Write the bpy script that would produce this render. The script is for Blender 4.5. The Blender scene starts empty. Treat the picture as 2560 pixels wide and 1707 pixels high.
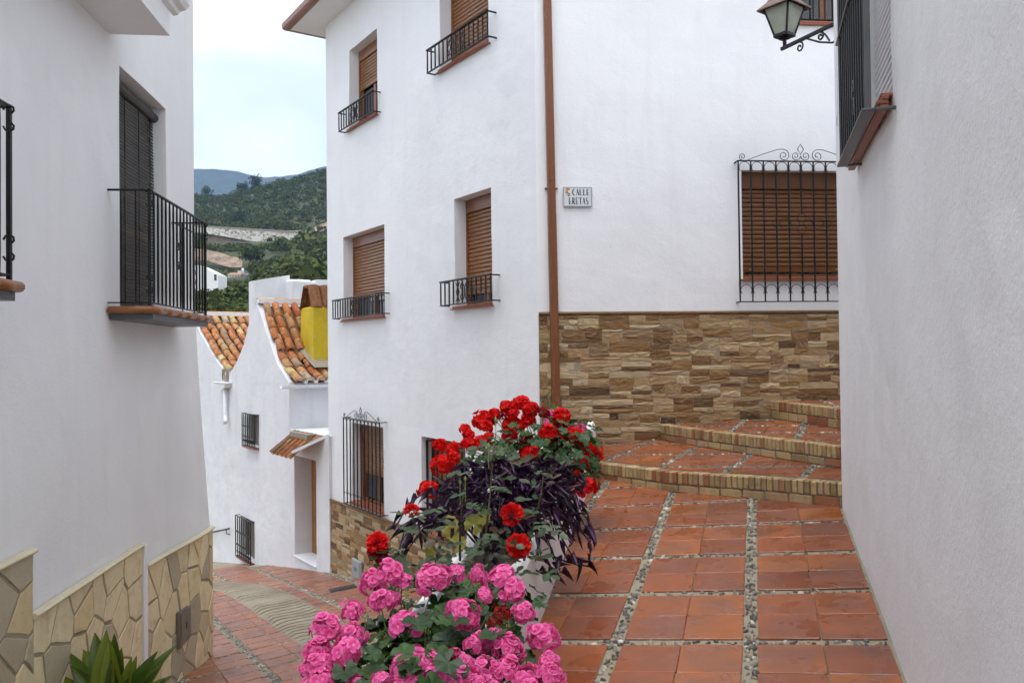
import bpy, bmesh, math, random
from mathutils import Vector, Matrix, noise
random.seed(7)
SC = bpy.context.scene
COL = SC.collection
V = Vector
rad = math.radians

# ------------------------------------------------------------------ camera, sky, sun, exposure
F_PX, HOR, ROLL = 2080.0, 888.0, 0.011           # focal length and horizon in pixels of a 2560 px wide frame
PITCH = math.atan((HOR - 853.5) / F_PX)
_F0 = V((0, math.cos(PITCH), math.sin(PITCH))); _U0 = V((0, -math.sin(PITCH), math.cos(PITCH))); _R0 = V((1, 0, 0))
C_R = _R0 * math.cos(ROLL) - _U0 * math.sin(ROLL)
C_U = _U0 * math.cos(ROLL) + _R0 * math.sin(ROLL)
C_F = _F0
cam_d = bpy.data.cameras.new('camera'); cam = bpy.data.objects.new('camera', cam_d); COL.objects.link(cam)
cam_d.sensor_width = 36.0; cam_d.lens = F_PX / 2560 * 36.0; cam_d.clip_start = 0.05; cam_d.clip_end = 9000
m3 = Matrix((C_R, C_U, -C_F)).transposed()
cam.matrix_world = m3.to_4x4()
SC.camera = cam

def at(u, v, y):                                  # a point y metres ahead of the camera
    r = C_F + C_R * ((u - 1280) / F_PX) - C_U * ((v - 853.5) / F_PX)
    return r * (y / r.y)

SUN_EL, SUN_AZ = 76.0, -165.0                     # azimuth from the view direction, clockwise
world = bpy.data.worlds.new('World'); SC.world = world; world.use_nodes = True
wn = world.node_tree; wn.nodes.clear()
def nd(nt, t, ins=None, **props):
    n = nt.nodes.new(t)
    for k, v in props.items(): setattr(n, k, v)
    for k, v in (ins or {}).items():
        s = n.inputs[k]
        if isinstance(v, bpy.types.NodeSocket): nt.links.new(v, s)
        else: s.default_value = v
    return n
def mixc(nt, f, a, b, blend='MIX'):
    n = nd(nt, 'ShaderNodeMix', {0: f, 6: a, 7: b}, data_type='RGBA', blend_type=blend); return n.outputs[2]
def ramp(nt, f, stops, interp='LINEAR'):
    n = nd(nt, 'ShaderNodeValToRGB', {0: f}); e = n.color_ramp.elements; n.color_ramp.interpolation = interp
    while len(e) < len(stops): e.new(0.5)
    for el, (p, c) in zip(e, stops):
        el.position = p; el.color = (c[0], c[1], c[2], 1) if not isinstance(c, (int, float)) else (c, c, c, 1)
    return n.outputs[0]
def maths(nt, op, a, b=0.0, c=None, clamp=False):
    ins = {0: a, 1: b}
    if c is not None: ins[2] = c
    return nd(nt, 'ShaderNodeMath', ins, operation=op, use_clamp=clamp).outputs[0]
def vmath(nt, op, a, b):
    return nd(nt, 'ShaderNodeVectorMath', {0: a, 1: b}, operation=op).outputs[0]

tc = nd(wn, 'ShaderNodeTexCoord')
sky = nd(wn, 'ShaderNodeTexSky', sky_type='NISHITA', sun_disc=False, sun_elevation=rad(SUN_EL), sun_rotation=rad(SUN_AZ), air_density=1.0, dust_density=1.0, ozone_density=1.0)
mp = nd(wn, 'ShaderNodeMapping', {'Vector': tc.outputs['Generated'], 'Scale': (1.0, 1.0, 2.6), 'Location': (3.3, 2.2, 0.0)})
cl = nd(wn, 'ShaderNodeTexNoise', {'Vector': mp.outputs[0], 'Scale': 2.3, 'Detail': 4.0, 'Roughness': 0.52, 'Distortion': 0.25})
cf = ramp(wn, cl.outputs['Fac'], [(0.36, 0.52), (0.64, 0.97)])
cl2 = nd(wn, 'ShaderNodeTexNoise', {'Vector': mp.outputs[0], 'Scale': 5.0, 'Detail': 2.0, 'Roughness': 0.55})
cc = ramp(wn, cl2.outputs['Fac'], [(0.3, (7.6, 7.75, 8.1)), (0.62, (9.0, 9.1, 9.3))])
wmix = mixc(wn, cf, sky.outputs[0], cc)
bg = nd(wn, 'ShaderNodeBackground', {'Color': wmix, 'Strength': 0.1})
wo = nd(wn, 'ShaderNodeOutputWorld', {'Surface': bg.outputs[0]})

sun_d = bpy.data.lights.new('sun', 'SUN'); sun_d.energy = 1.2; sun_d.angle = rad(40); sun_d.color = (1.0, 0.97, 0.93)
sun = bpy.data.objects.new('sun', sun_d); COL.objects.link(sun)
sd = V((math.sin(rad(SUN_AZ)) * math.cos(rad(SUN_EL)), math.cos(rad(SUN_AZ)) * math.cos(rad(SUN_EL)), math.sin(rad(SUN_EL))))
sun.rotation_euler = sd.to_track_quat('Z', 'Y').to_euler()
sun.location = (0, 0, 30)

SC.view_settings.view_transform = 'Standard'; SC.view_settings.look = 'None'
SC.view_settings.gamma = 1.0; SC.view_settings.exposure = 1.16
SC.view_settings.use_curve_mapping = False
SC.render.engine = 'CYCLES'
SC.cycles.max_bounces = 6; SC.cycles.diffuse_bounces = 4; SC.cycles.glossy_bounces = 3; SC.cycles.transparent_max_bounces = 8
SC.cycles.volume_bounces = 0
SC.cycles.use_adaptive_sampling = True; SC.cycles.adaptive_threshold = 0.03; SC.cycles.adaptive_min_samples = 12

# ------------------------------------------------------------------ materials
def new_mat(name):
    m = bpy.data.materials.new(name); m.use_nodes = True
    nt = m.node_tree; b = nt.nodes['Principled BSDF']
    return m, nt, b
def pos(nt, scale=(1, 1, 1), rnd=0.0):
    g = nd(nt, 'ShaderNodeNewGeometry')
    p = g.outputs['Position']
    if rnd:
        oi = nd(nt, 'ShaderNodeObjectInfo')
        r = maths(nt, 'MULTIPLY', oi.outputs['Random'], rnd)
        cx = nd(nt, 'ShaderNodeCombineXYZ', {0: r, 1: r, 2: r}).outputs[0]
        p = vmath(nt, 'ADD', p, cx)
    return nd(nt, 'ShaderNodeMapping', {'Vector': p, 'Scale': scale}).outputs[0]
def noi(nt, vec, scale, detail=4.0, rough=0.55, out='Fac', dist=0.0):
    return nd(nt, 'ShaderNodeTexNoise', {'Vector': vec, 'Scale': scale, 'Detail': detail, 'Roughness': rough, 'Distortion': dist}).outputs[out]
def bump(nt, b, h, strength=0.3, dist=0.01, prev=None):
    ins = {'Height': h, 'Strength': strength, 'Distance': dist}
    if prev is not None: ins['Normal'] = prev
    n = nd(nt, 'ShaderNodeBump', ins); nt.links.new(n.outputs[0], b.inputs['Normal']); return n.outputs[0]
def setc(nt, b, c):
    if isinstance(c, bpy.types.NodeSocket): nt.links.new(c, b.inputs['Base Color'])
    else: b.inputs['Base Color'].default_value = (*c, 1)
def setr(nt, b, r):
    if isinstance(r, bpy.types.NodeSocket): nt.links.new(r, b.inputs['Roughness'])
    else: b.inputs['Roughness'].default_value = r
def rnd_island(nt): return nd(nt, 'ShaderNodeNewGeometry').outputs['Random Per Island']
def rnd_obj(nt): return nd(nt, 'ShaderNodeObjectInfo').outputs['Random']

def plaster(name, col, grain=1.0, stain=1.0):
    m, nt, b = new_mat(name)
    p = pos(nt)
    big = noi(nt, p, 0.7, 2, 0.6)
    f = ramp(nt, big, [(0.3, 0.0), (0.7, 1.0)])
    c = mixc(nt, f, (col[0] * 0.93, col[1] * 0.93, col[2] * 0.935, 1), (*col, 1))
    pat = noi(nt, pos(nt, (1, 1, 1.3)), 1.1, 3, 0.5, dist=0.8)      # repainted patches
    c = mixc(nt, ramp(nt, pat, [(0.54, 0.0), (0.60, 0.28 * stain)]), c, (min(1, col[0] * 1.035), min(1, col[1] * 1.03), min(1, col[2] * 1.02), 1))
    st = noi(nt, pos(nt, (2.6, 2.6, 0.22)), 2.2, 3, 0.62)
    sf = ramp(nt, st, [(0.52, 0.0), (0.8, 0.15 * stain)])
    c = mixc(nt, sf, c, (col[0] * 0.72, col[1] * 0.7, col[2] * 0.66, 1))
    sp = noi(nt, p, 34.0, 2, 0.5)
    c = mixc(nt, ramp(nt, sp, [(0.76, 0.0), (0.82, 0.25 * stain)]), c, (0.3, 0.28, 0.26, 1))
    setc(nt, b, c); setr(nt, b, 0.85)
    b.inputs['Specular IOR Level'].default_value = 0.25
    h = maths(nt, 'MULTIPLY_ADD', noi(nt, p, 3.2, 2, 0.6), 2.6, noi(nt, p, 42.0, 4, 0.72))
    bump(nt, b, h, 0.40 * grain, 0.008)
    return m
M = {}
M['plaster'] = plaster('white_plaster', (0.80, 0.81, 0.825))
M['plaster_left'] = plaster('white_plaster_smooth', (0.81, 0.81, 0.81), 0.7)
M['plaster_right'] = plaster('white_plaster_rough', (0.79, 0.79, 0.79), 1.2, 1.0)
M['plaster_far'] = plaster('old_whitewash', (0.72, 0.73, 0.75), 1.6, 2.4)

def simple(name, col, rough=0.5, metal=0.0, spec=0.5, var=0.0, bscale=0.0, bstr=0.2):
    m, nt, b = new_mat(name)
    if var:
        f = noi(nt, pos(nt), 14.0, 5, 0.6)
        c = mixc(nt, f, (*[x * (1 - var) for x in col], 1), (*[min(1, x * (1 + var)) for x in col], 1)); setc(nt, b, c)
    else: setc(nt, b, col)
    setr(nt, b, rough); b.inputs['Metallic'].default_value = metal; b.inputs['Specular IOR Level'].default_value = spec
    if bscale: bump(nt, b, noi(nt, pos(nt), bscale, 4, 0.6), bstr, 0.004)
    return m
M['iron'] = simple('black_iron', (0.006, 0.007, 0.009), 0.42, 0.0, 0.35, 0.2, 60, 0.15)
M['steel'] = simple('grey_steel', (0.09, 0.09, 0.095), 0.45, 0.3, 0.5, 0.2, 40, 0.1)
M['glass_dark'] = simple('dark_window_glass', (0.015, 0.017, 0.02), 0.05, 0.0, 0.8)
M['dark_fill'] = simple('hollow_shade', (0.02, 0.018, 0.016), 0.9)
M['white_frame'] = simple('white_painted_frame', (0.75, 0.76, 0.78), 0.4)
M['white_pipe'] = simple('white_plastic_pipe', (0.72, 0.73, 0.74), 0.4, var=0.08)
M['cap'] = simple('cream_stone_cap', (0.62, 0.55, 0.38), 0.6, var=0.12, bscale=50)
M['grout'] = simple('grey_mortar', (0.27, 0.235, 0.175), 0.95, var=0.3, bscale=60, bstr=0.5)
M['grout_light'] = simple('pale_mortar', (0.30, 0.25, 0.17), 0.95, var=0.25, bscale=50, bstr=0.5)
M['grout_dark'] = simple('dark_mortar', (0.15, 0.125, 0.085), 0.95, var=0.4, bscale=60, bstr=0.5)
M['grout_path'] = simple('sandy_mortar', (0.26, 0.225, 0.16), 0.9, var=0.3, bscale=70, bstr=0.5)
M['meter'] = simple('grey_meter_box', (0.30, 0.32, 0.34), 0.4, var=0.05)
M['rusty'] = simple('brown_metal_door', (0.16, 0.135, 0.115), 0.5, var=0.2)
M['brown_alu'] = simple('brown_aluminium', (0.20, 0.075, 0.03), 0.35, var=0.12)
M['gutter_brown'] = simple('brown_gutter', (0.24, 0.115, 0.085), 0.4, var=0.15)
M['brass'] = simple('brass', (0.55, 0.38, 0.10), 0.3, 0.9)
M['soil'] = simple('dark_soil', (0.03, 0.022, 0.015), 0.95, var=0.4, bscale=40, bstr=0.8)
M['stem'] = simple('green_stem', (0.10, 0.14, 0.035), 0.6, var=0.3)
M['rose_stem'] = simple('brown_green_stem', (0.075, 0.06, 0.03), 0.6, var=0.3)
M['bark'] = simple('bark', (0.07, 0.05, 0.035), 0.9, var=0.3)
M['bud'] = simple('green_bud', (0.20, 0.26, 0.05), 0.5, var=0.2)
M['sign_tile'] = simple('glazed_white_tile', (0.62, 0.65, 0.67), 0.15)
M['sign_ink'] = simple('black_glaze', (0.008, 0.009, 0.016), 0.25)
M['sign_blue'] = simple('navy_glaze', (0.02, 0.035, 0.07), 0.25)
M['sign_red'] = simple('red_glaze', (0.28, 0.04, 0.05), 0.25)
M['sign_gold'] = simple('ochre_glaze', (0.50, 0.22, 0.02), 0.25)
M['sign_green'] = simple('green_glaze', (0.03, 0.09, 0.04), 0.25)
M['sign_cream'] = simple('cream_glaze', (0.75, 0.72, 0.62), 0.25)
M['lamp_copper'] = simple('weathered_copper', (0.17, 0.115, 0.085), 0.55, 0.3, 0.5, 0.35, 30, 0.2)
M['wood_door'] = simple('brown_wood_door', (0.30, 0.13, 0.03), 0.45, var=0.25)
M['twine'] = simple('cream_cord', (0.6, 0.55, 0.4), 0.7)
M['pot'] = simple('terracotta_pot', (0.38, 0.15, 0.07), 0.8, var=0.15)

def lamp_glass():
    m, nt, b = new_mat('frosted_lamp_glass')
    c = mixc(nt, noi(nt, pos(nt), 9, 3), (0.34, 0.37, 0.26, 1), (0.55, 0.60, 0.50, 1))
    setc(nt, b, c); setr(nt, b, 0.35); b.inputs['Transmission Weight'].default_value = 0.25
    return m
M['lamp_glass'] = lamp_glass()

def shutter():
    m, nt, b = new_mat('brown_lacquered_shutter')
    g = noi(nt, pos(nt, (3, 3, 40)), 4.0, 5, 0.6)
    c = mixc(nt, g, (0.175, 0.070, 0.018, 1), (0.245, 0.10, 0.028, 1))
    setc(nt, b, c); setr(nt, b, 0.33); return m
M['shutter'] = shutter()
def blind():
    m, nt, b = new_mat('dark_wooden_blind')
    c = ramp(nt, rnd_obj(nt), [(0.0, (0.014, 0.011, 0.009)), (0.7, (0.035, 0.026, 0.02)), (0.93, (0.06, 0.042, 0.028)), (1.0, (0.14, 0.085, 0.035))])
    c = mixc(nt, noi(nt, pos(nt, (6, 6, 60)), 3, 4), c, (0.02, 0.016, 0.013, 1)); setc(nt, b, c); setr(nt, b, 0.55); return m
M['blind'] = blind()

def terracotta(name, cols, wet=1.0, grey=1.0):
    m, nt, b = new_mat(name)
    r = rnd_obj(nt)
    base = ramp(nt, r, cols)
    p = pos(nt, rnd=37.0)
    g = noi(nt, p, 3.4, 4, 0.55, dist=0.3)
    c = mixc(nt, ramp(nt, g, [(0.30, 0.0), (0.72, 0.5)]), base, (0.29, 0.090, 0.037, 1))
    # faded greyish patches worn into the clay
    p2 = pos(nt, rnd=91.0)
    w = noi(nt, p2, 4.2, 3, 0.5, dist=0.5)
    c = mixc(nt, ramp(nt, w, [(0.42, 0.0), (0.72, 0.62 * grey)]), c, (0.155, 0.068, 0.045, 1))
    e = noi(nt, p2, 22.0, 5, 0.65)
    c = mixc(nt, ramp(nt, e, [(0.56, 0.0), (0.74, 0.45)]), c, (0.11, 0.05, 0.035, 1))
    dk = noi(nt, pos(nt), 1.3, 4, 0.6)
    c = mixc(nt, ramp(nt, dk, [(0.52, 0.0), (0.68, 0.6)]), c, (0.07, 0.035, 0.024, 1))
    fl = noi(nt, pos(nt), 55.0, 2, 0.5)
    c = mixc(nt, ramp(nt, fl, [(0.80, 0.0), (0.83, 0.6)]), c, (0.55, 0.47, 0.40, 1))
    # worn grey centre left by feet, framed by cleaner clay
    gen = nd(nt, 'ShaderNodeTexCoord').outputs['Generated']; gx = nd(nt, 'ShaderNodeSeparateXYZ', {0: gen})
    dx = maths(nt, 'ABSOLUTE', maths(nt, 'SUBTRACT', gx.outputs[0], 0.5)); dy = maths(nt, 'ABSOLUTE', maths(nt, 'SUBTRACT', gx.outputs[1], 0.5))
    dd = maths(nt, 'ADD', maths(nt, 'MAXIMUM', dx, dy), maths(nt, 'MULTIPLY', maths(nt, 'SUBTRACT', noi(nt, p2, 9.0, 3, 0.5), 0.5), 0.5))
    cm = maths(nt, 'MULTIPLY', ramp(nt, dd, [(0.26, 1.0), (0.40, 0.0)]), ramp(nt, maths(nt, 'FRACT', maths(nt, 'MULTIPLY', r, 7.3)), [(0.25, 0.0), (1.0, 0.55 * grey)]))
    c = mixc(nt, cm, c, (0.165, 0.08, 0.055, 1))
    # wet film: shiny where water still stands
    wf = ramp(nt, noi(nt, pos(nt, rnd=17.0), 5.0, 2, 0.5, dist=0.4), [(0.42, 0.0), (0.60, 1.0)])
    c = mixc(nt, maths(nt, 'MULTIPLY', wf, 0.34 * wet), c, (0.20, 0.05, 0.02, 1))
    setc(nt, b, c)
    setr(nt, b, ramp(nt, wf, [(0.0, 0.50), (1.0, 0.50 - 0.28 * wet)]))
    bump(nt, b, noi(nt, p, 18.0, 4, 0.6), 0.25, 0.004)
    return m
M['tile'] = terracotta('terracotta_floor_tile', [(0.0, (0.175, 0.046, 0.016)), (0.3, (0.28, 0.074, 0.020)), (0.55, (0.20, 0.056, 0.022)), (0.8, (0.32, 0.090, 0.018)), (1.0, (0.36, 0.110, 0.015))])
M['tile_street'] = terracotta('worn_terracotta_tile', [(0.0, (0.27, 0.115, 0.07)), (0.4, (0.33, 0.13, 0.08)), (1.0, (0.38, 0.14, 0.055))], 0.4, 1.2)
M['sill'] = simple('terracotta_sill', (0.25, 0.075, 0.035), 0.45, var=0.2, bscale=30)
M['bullnose'] = simple('glazed_brown_edge_tile', (0.27, 0.10, 0.028), 0.3, var=0.3, bscale=20)

def roof_tile():
    m, nt, b = new_mat('old_clay_roof_tile')
    r = rnd_obj(nt)
    c = ramp(nt, r, [(0.0, (0.46, 0.14, 0.05)), (0.25, (0.52, 0.19, 0.06)), (0.45, (0.50, 0.27, 0.12)), (0.6, (0.40, 0.09, 0.03)), (0.75, (0.62, 0.46, 0.20)), (0.88, (0.30, 0.15, 0.08)), (1.0, (0.60, 0.50, 0.36))])
    n1 = noi(nt, pos(nt, rnd=13.0), 9.0, 5, 0.65)
    c = mixc(nt, ramp(nt, n1, [(0.5, 0.0), (0.66, 0.75)]), c, (0.10, 0.075, 0.045, 1))
    n2 = noi(nt, pos(nt, rnd=29.0), 14.0, 5, 0.6)
    c = mixc(nt, ramp(nt, n2, [(0.58, 0.0), (0.68, 0.8)]), c, (0.55, 0.45, 0.22, 1))
    setc(nt, b, c); setr(nt, b, 0.85); bump(nt, b, n2, 0.4, 0.006); return m
M['roof_tile'] = roof_tile()
M['roof_pan'] = simple('dark_clay_pan_tiles', (0.20, 0.11, 0.06), 0.9, var=0.5, bscale=14, bstr=0.5)  # darker terracotta for the sheets under the barrel tiles

def ledge_stone(name, rnd):
    m, nt, b = new_mat(name)
    r = rnd(nt)
    c = ramp(nt, r, [(0.0, (0.07, 0.033, 0.012)), (0.12, (0.20, 0.098, 0.028)), (0.25, (0.40, 0.285, 0.145)), (0.36, (0.10, 0.047, 0.015)), (0.48, (0.29, 0.16, 0.052)), (0.60, (0.52, 0.41, 0.25)), (0.70, (0.15, 0.068, 0.019)), (0.80, (0.42, 0.31, 0.17)), (0.90, (0.30, 0.18, 0.07)), (1.0, (0.48, 0.38, 0.23))])
    p = pos(nt, (1, 1, 3.2), 11.0 if rnd is rnd_obj else 0.0)
    n1 = noi(nt, p, 7.0, 6, 0.65, dist=0.4)
    c = mixc(nt, ramp(nt, n1, [(0.50, 0.0), (0.80, 0.4)]), c, (0.13, 0.065, 0.022, 1))
    n2 = noi(nt, p, 13.0, 4, 0.65)
    c = mixc(nt, ramp(nt, n2, [(0.58, 0.0), (0.78, 0.45)]), c, (0.58, 0.49, 0.34, 1))
    setc(nt, b, c); setr(nt, b, 0.75)
    bump(nt, b, noi(nt, p, 12.0, 5, 0.68), 0.8, 0.016)
    return m
M['ledge'] = ledge_stone('brown_ledge_stone', rnd_obj)
M['ledge_joined'] = ledge_stone('brown_ledge_stone_small', rnd_island)

def flag_stone():
    m, nt, b = new_mat('cream_flagstone')
    c = ramp(nt, rnd_obj(nt), [(0.0, (0.68, 0.56, 0.33)), (0.3, (0.76, 0.64, 0.40)), (0.58, (0.70, 0.58, 0.35)), (0.66, (0.46, 0.39, 0.27)), (0.82, (0.38, 0.33, 0.24)), (0.9, (0.66, 0.52, 0.28)), (1.0, (0.72, 0.60, 0.36))])
    p = pos(nt, rnd=23.0)
    c = mixc(nt, ramp(nt, noi(nt, p, 3.5, 5, 0.6), [(0.52, 0.0), (0.78, 0.5)]), c, (0.36, 0.29, 0.19, 1))
    c = mixc(nt, ramp(nt, noi(nt, p, 9, 6, 0.68), [(0.52, 0.0), (0.72, 0.6)]), c, (0.42, 0.29, 0.13, 1))
    setc(nt, b, c); setr(nt, b, 0.65)
    bump(nt, b, noi(nt, p, 7, 6, 0.7), 0.6, 0.02)
    return m
M['flag'] = flag_stone()

def brick():
    m, nt, b = new_mat('yellow_brown_brick')
    c = ramp(nt, rnd_obj(nt), [(0.0, (0.36, 0.25, 0.11)), (0.25, (0.44, 0.33, 0.16)), (0.45, (0.25, 0.165, 0.075)), (0.62, (0.40, 0.28, 0.15)), (0.78, (0.30, 0.17, 0.08)), (0.9, (0.30, 0.12, 0.05)), (1.0, (0.24, 0.08, 0.035))])
    p = pos(nt, rnd=7.0)
    c = mixc(nt, ramp(nt, noi(nt, p, 16, 5, 0.65), [(0.52, 0.0), (0.72, 0.7)]), c, (0.13, 0.09, 0.045, 1))
    c = mixc(nt, ramp(nt, noi(nt, p, 28, 4, 0.6), [(0.6, 0.0), (0.75, 0.5)]), c, (0.47, 0.38, 0.20, 1))
    setc(nt, b, c); setr(nt, b, 0.8); bump(nt, b, noi(nt, p, 40, 4, 0.6), 0.5, 0.006); return m
M['brick'] = brick()

def pebble(name, rnd):
    m, nt, b = new_mat(name)
    c = ramp(nt, rnd(nt), [(0.0, (0.022, 0.026, 0.032)), (0.28, (0.045, 0.045, 0.04)), (0.42, (0.09, 0.07, 0.045)), (0.55, (0.19, 0.155, 0.10)), (0.66, (0.34, 0.29, 0.21)), (0.76, (0.05, 0.062, 0.066)), (0.90, (0.30, 0.27, 0.21)), (1.0, (0.66, 0.62, 0.54))])
    c = mixc(nt, maths(nt, 'MULTIPLY', noi(nt, pos(nt), 60, 3), 0.35), c, (0.2, 0.18, 0.14, 1))
    setc(nt, b, c); setr(nt, b, 0.38); return m
M['pebble'] = pebble('river_pebble', rnd_obj)
M['pebble_joined'] = pebble('river_pebble_small', rnd_island)

def ribbed_concrete():
    m, nt, b = new_mat('ribbed_concrete')
    p = pos(nt)
    c = ramp(nt, noi(nt, p, 1.8, 5, 0.6), [(0.3, (0.20, 0.165, 0.115)), (0.7, (0.32, 0.275, 0.20))])
    c = mixc(nt, ramp(nt, noi(nt, p, 20, 5, 0.6), [(0.55, 0.0), (0.75, 0.5)]), c, (0.13, 0.105, 0.075, 1))
    setc(nt, b, c); setr(nt, b, 0.9); bump(nt, b, noi(nt, p, 50, 4), 0.5, 0.006); return m
M['concrete'] = ribbed_concrete()
def yellow_paint():
    m, nt, b = new_mat('peeling_yellow_limewash')
    p = pos(nt)
    c = ramp(nt, noi(nt, p, 3.0, 6, 0.6), [(0.3, (0.48, 0.33, 0.010)), (0.7, (0.62, 0.46, 0.018))])
    c = mixc(nt, ramp(nt, noi(nt, p, 4.0, 6, 0.65), [(0.57, 0.0), (0.64, 0.7)]), c, (0.42, 0.40, 0.33, 1))
    setc(nt, b, c); setr(nt, b, 0.85); bump(nt, b, noi(nt, p, 18, 5), 0.4, 0.01); return m
M['yellow'] = yellow_paint()

M['shutter_dark'] = simple('dark_brown_shutter', (0.135, 0.048, 0.009), 0.36, var=0.12)
def leafm(name, c0, c1, c2, rough=0.45, rnd=rnd_obj, trans=0.25, spec=0.4):
    m, nt, b = new_mat(name)
    c = ramp(nt, rnd(nt), [(0.0, c0), (0.5, c1), (1.0, c2)])
    c = mixc(nt, maths(nt, 'MULTIPLY', noi(nt, pos(nt), 35, 3), 0.35), c, (c0[0] * 0.6, c0[1] * 0.6, c0[2] * 0.6, 1))
    setc(nt, b, c); setr(nt, b, rough); b.inputs['Specular IOR Level'].default_value = spec
    tr = nd(nt, 'ShaderNodeBsdfTranslucent', {'Color': c})
    mx = nd(nt, 'ShaderNodeMixShader', {0: trans, 1: b.outputs[0], 2: tr.outputs[0]})
    nt.links.new(mx.outputs[0], nt.nodes['Material Output'].inputs['Surface']); return m
M['ger_leaf'] = leafm('geranium_leaf', (0.016, 0.046, 0.009), (0.026, 0.072, 0.012), (0.046, 0.105, 0.015))
M['purple_leaf'] = leafm('purple_heart_leaf', (0.018, 0.006, 0.022), (0.032, 0.009, 0.036), (0.070, 0.018, 0.075), 0.4, trans=0.12)
M['rose_leaf'] = leafm('rose_leaf', (0.035, 0.065, 0.022), (0.055, 0.095, 0.042), (0.085, 0.11, 0.05), 0.4)
M['rose_leaf_red'] = leafm('young_rose_leaf', (0.06, 0.035, 0.018), (0.08, 0.05, 0.02), (0.10, 0.06, 0.025), 0.4)
M['yellow_leaf'] = leafm('yellowing_leaf', (0.22, 0.21, 0.03), (0.30, 0.27, 0.05), (0.36, 0.32, 0.08), 0.5)
M['strap_leaf'] = leafm('clivia_leaf', (0.045, 0.085, 0.010), (0.085, 0.14, 0.014), (0.20, 0.24, 0.02), 0.35)
M['lily_leaf'] = leafm('bright_green_leaf', (0.06, 0.14, 0.03), (0.08, 0.18, 0.035), (0.10, 0.20, 0.04), 0.4)

def petal(name, edge, mid, centre, trans=0.35, rough=0.5):
    m, nt, b = new_mat(name)
    a = nd(nt, 'ShaderNodeAttribute', attribute_name='petal')
    c = ramp(nt, a.outputs['Fac'], [(0.0, centre), (0.22, mid), (0.55, mid), (1.0, edge)])
    oi = rnd_island(nt)
    c = mixc(nt, maths(nt, 'MULTIPLY', oi, 0.3), c, (mid[0] * 0.8, mid[1] * 0.6, mid[2] * 0.8, 1))
    setc(nt, b, c); setr(nt, b, rough); b.inputs['Specular IOR Level'].default_value = 0.2
    tr = nd(nt, 'ShaderNodeBsdfTranslucent', {'Color': c})
    mx = nd(nt, 'ShaderNodeMixShader', {0: trans, 1: b.outputs[0], 2: tr.outputs[0]})
    nt.links.new(mx.outputs[0], nt.nodes['Material Output'].inputs['Surface']); return m
M['pink'] = petal('pink_geranium_petal', (0.90, 0.28, 0.57), (0.80, 0.085, 0.33), (0.90, 0.55, 0.70))
M['red'] = petal('red_geranium_petal', (0.80, 0.012, 0.010), (0.70, 0.007, 0.007), (0.42, 0.003, 0.004))
M['dark_red'] = petal('wilting_red_petal', (0.33, 0.008, 0.012), (0.24, 0.006, 0.010), (0.15, 0.004, 0.006))
M['rose_red'] = petal('red_rose_petal', (0.74, 0.012, 0.010), (0.60, 0.008, 0.008), (0.30, 0.003, 0.004), 0.25)
M['dark_rose'] = petal('dark_red_rose_petal', (0.42, 0.010, 0.010), (0.34, 0.006, 0.007), (0.16, 0.002, 0.003), 0.2)
M['violet'] = simple('violet_flower', (0.50, 0.18, 0.62), 0.5)
M['dry'] = simple('dried_brown_flower', (0.16, 0.035, 0.02), 0.8, var=0.4)

# ------------------------------------------------------------------ mesh helpers
WM = {}
def ident(): return Matrix.Identity(4)
def frame(p, az):                       # local x along the wall, y out of the wall, z up
    n = V((math.sin(rad(az)), math.cos(rad(az)), 0)); x = V((n.y, -n.x, 0))
    m = Matrix.Identity(4)
    for i in range(3): m[i][0] = x[i]; m[i][1] = n[i]; m[i][2] = (0, 0, 1)[i]; m[i][3] = p[i]
    return m
def frm(o, x, y, z):
    m = Matrix.Identity(4)
    for i in range(3): m[i][0] = x[i]; m[i][1] = y[i]; m[i][2] = z[i]; m[i][3] = o[i]
    return m
def empty(name, loc, label, cat, group=None):
    o = bpy.data.objects.new(name, None); COL.objects.link(o); o.location = loc; o.empty_display_size = 0.2
    WM[o.name] = Matrix.Translation(loc); o['label'] = label; o['category'] = cat
    if group: o['group'] = group
    return o
def wm(o): return WM[o.name]

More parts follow.
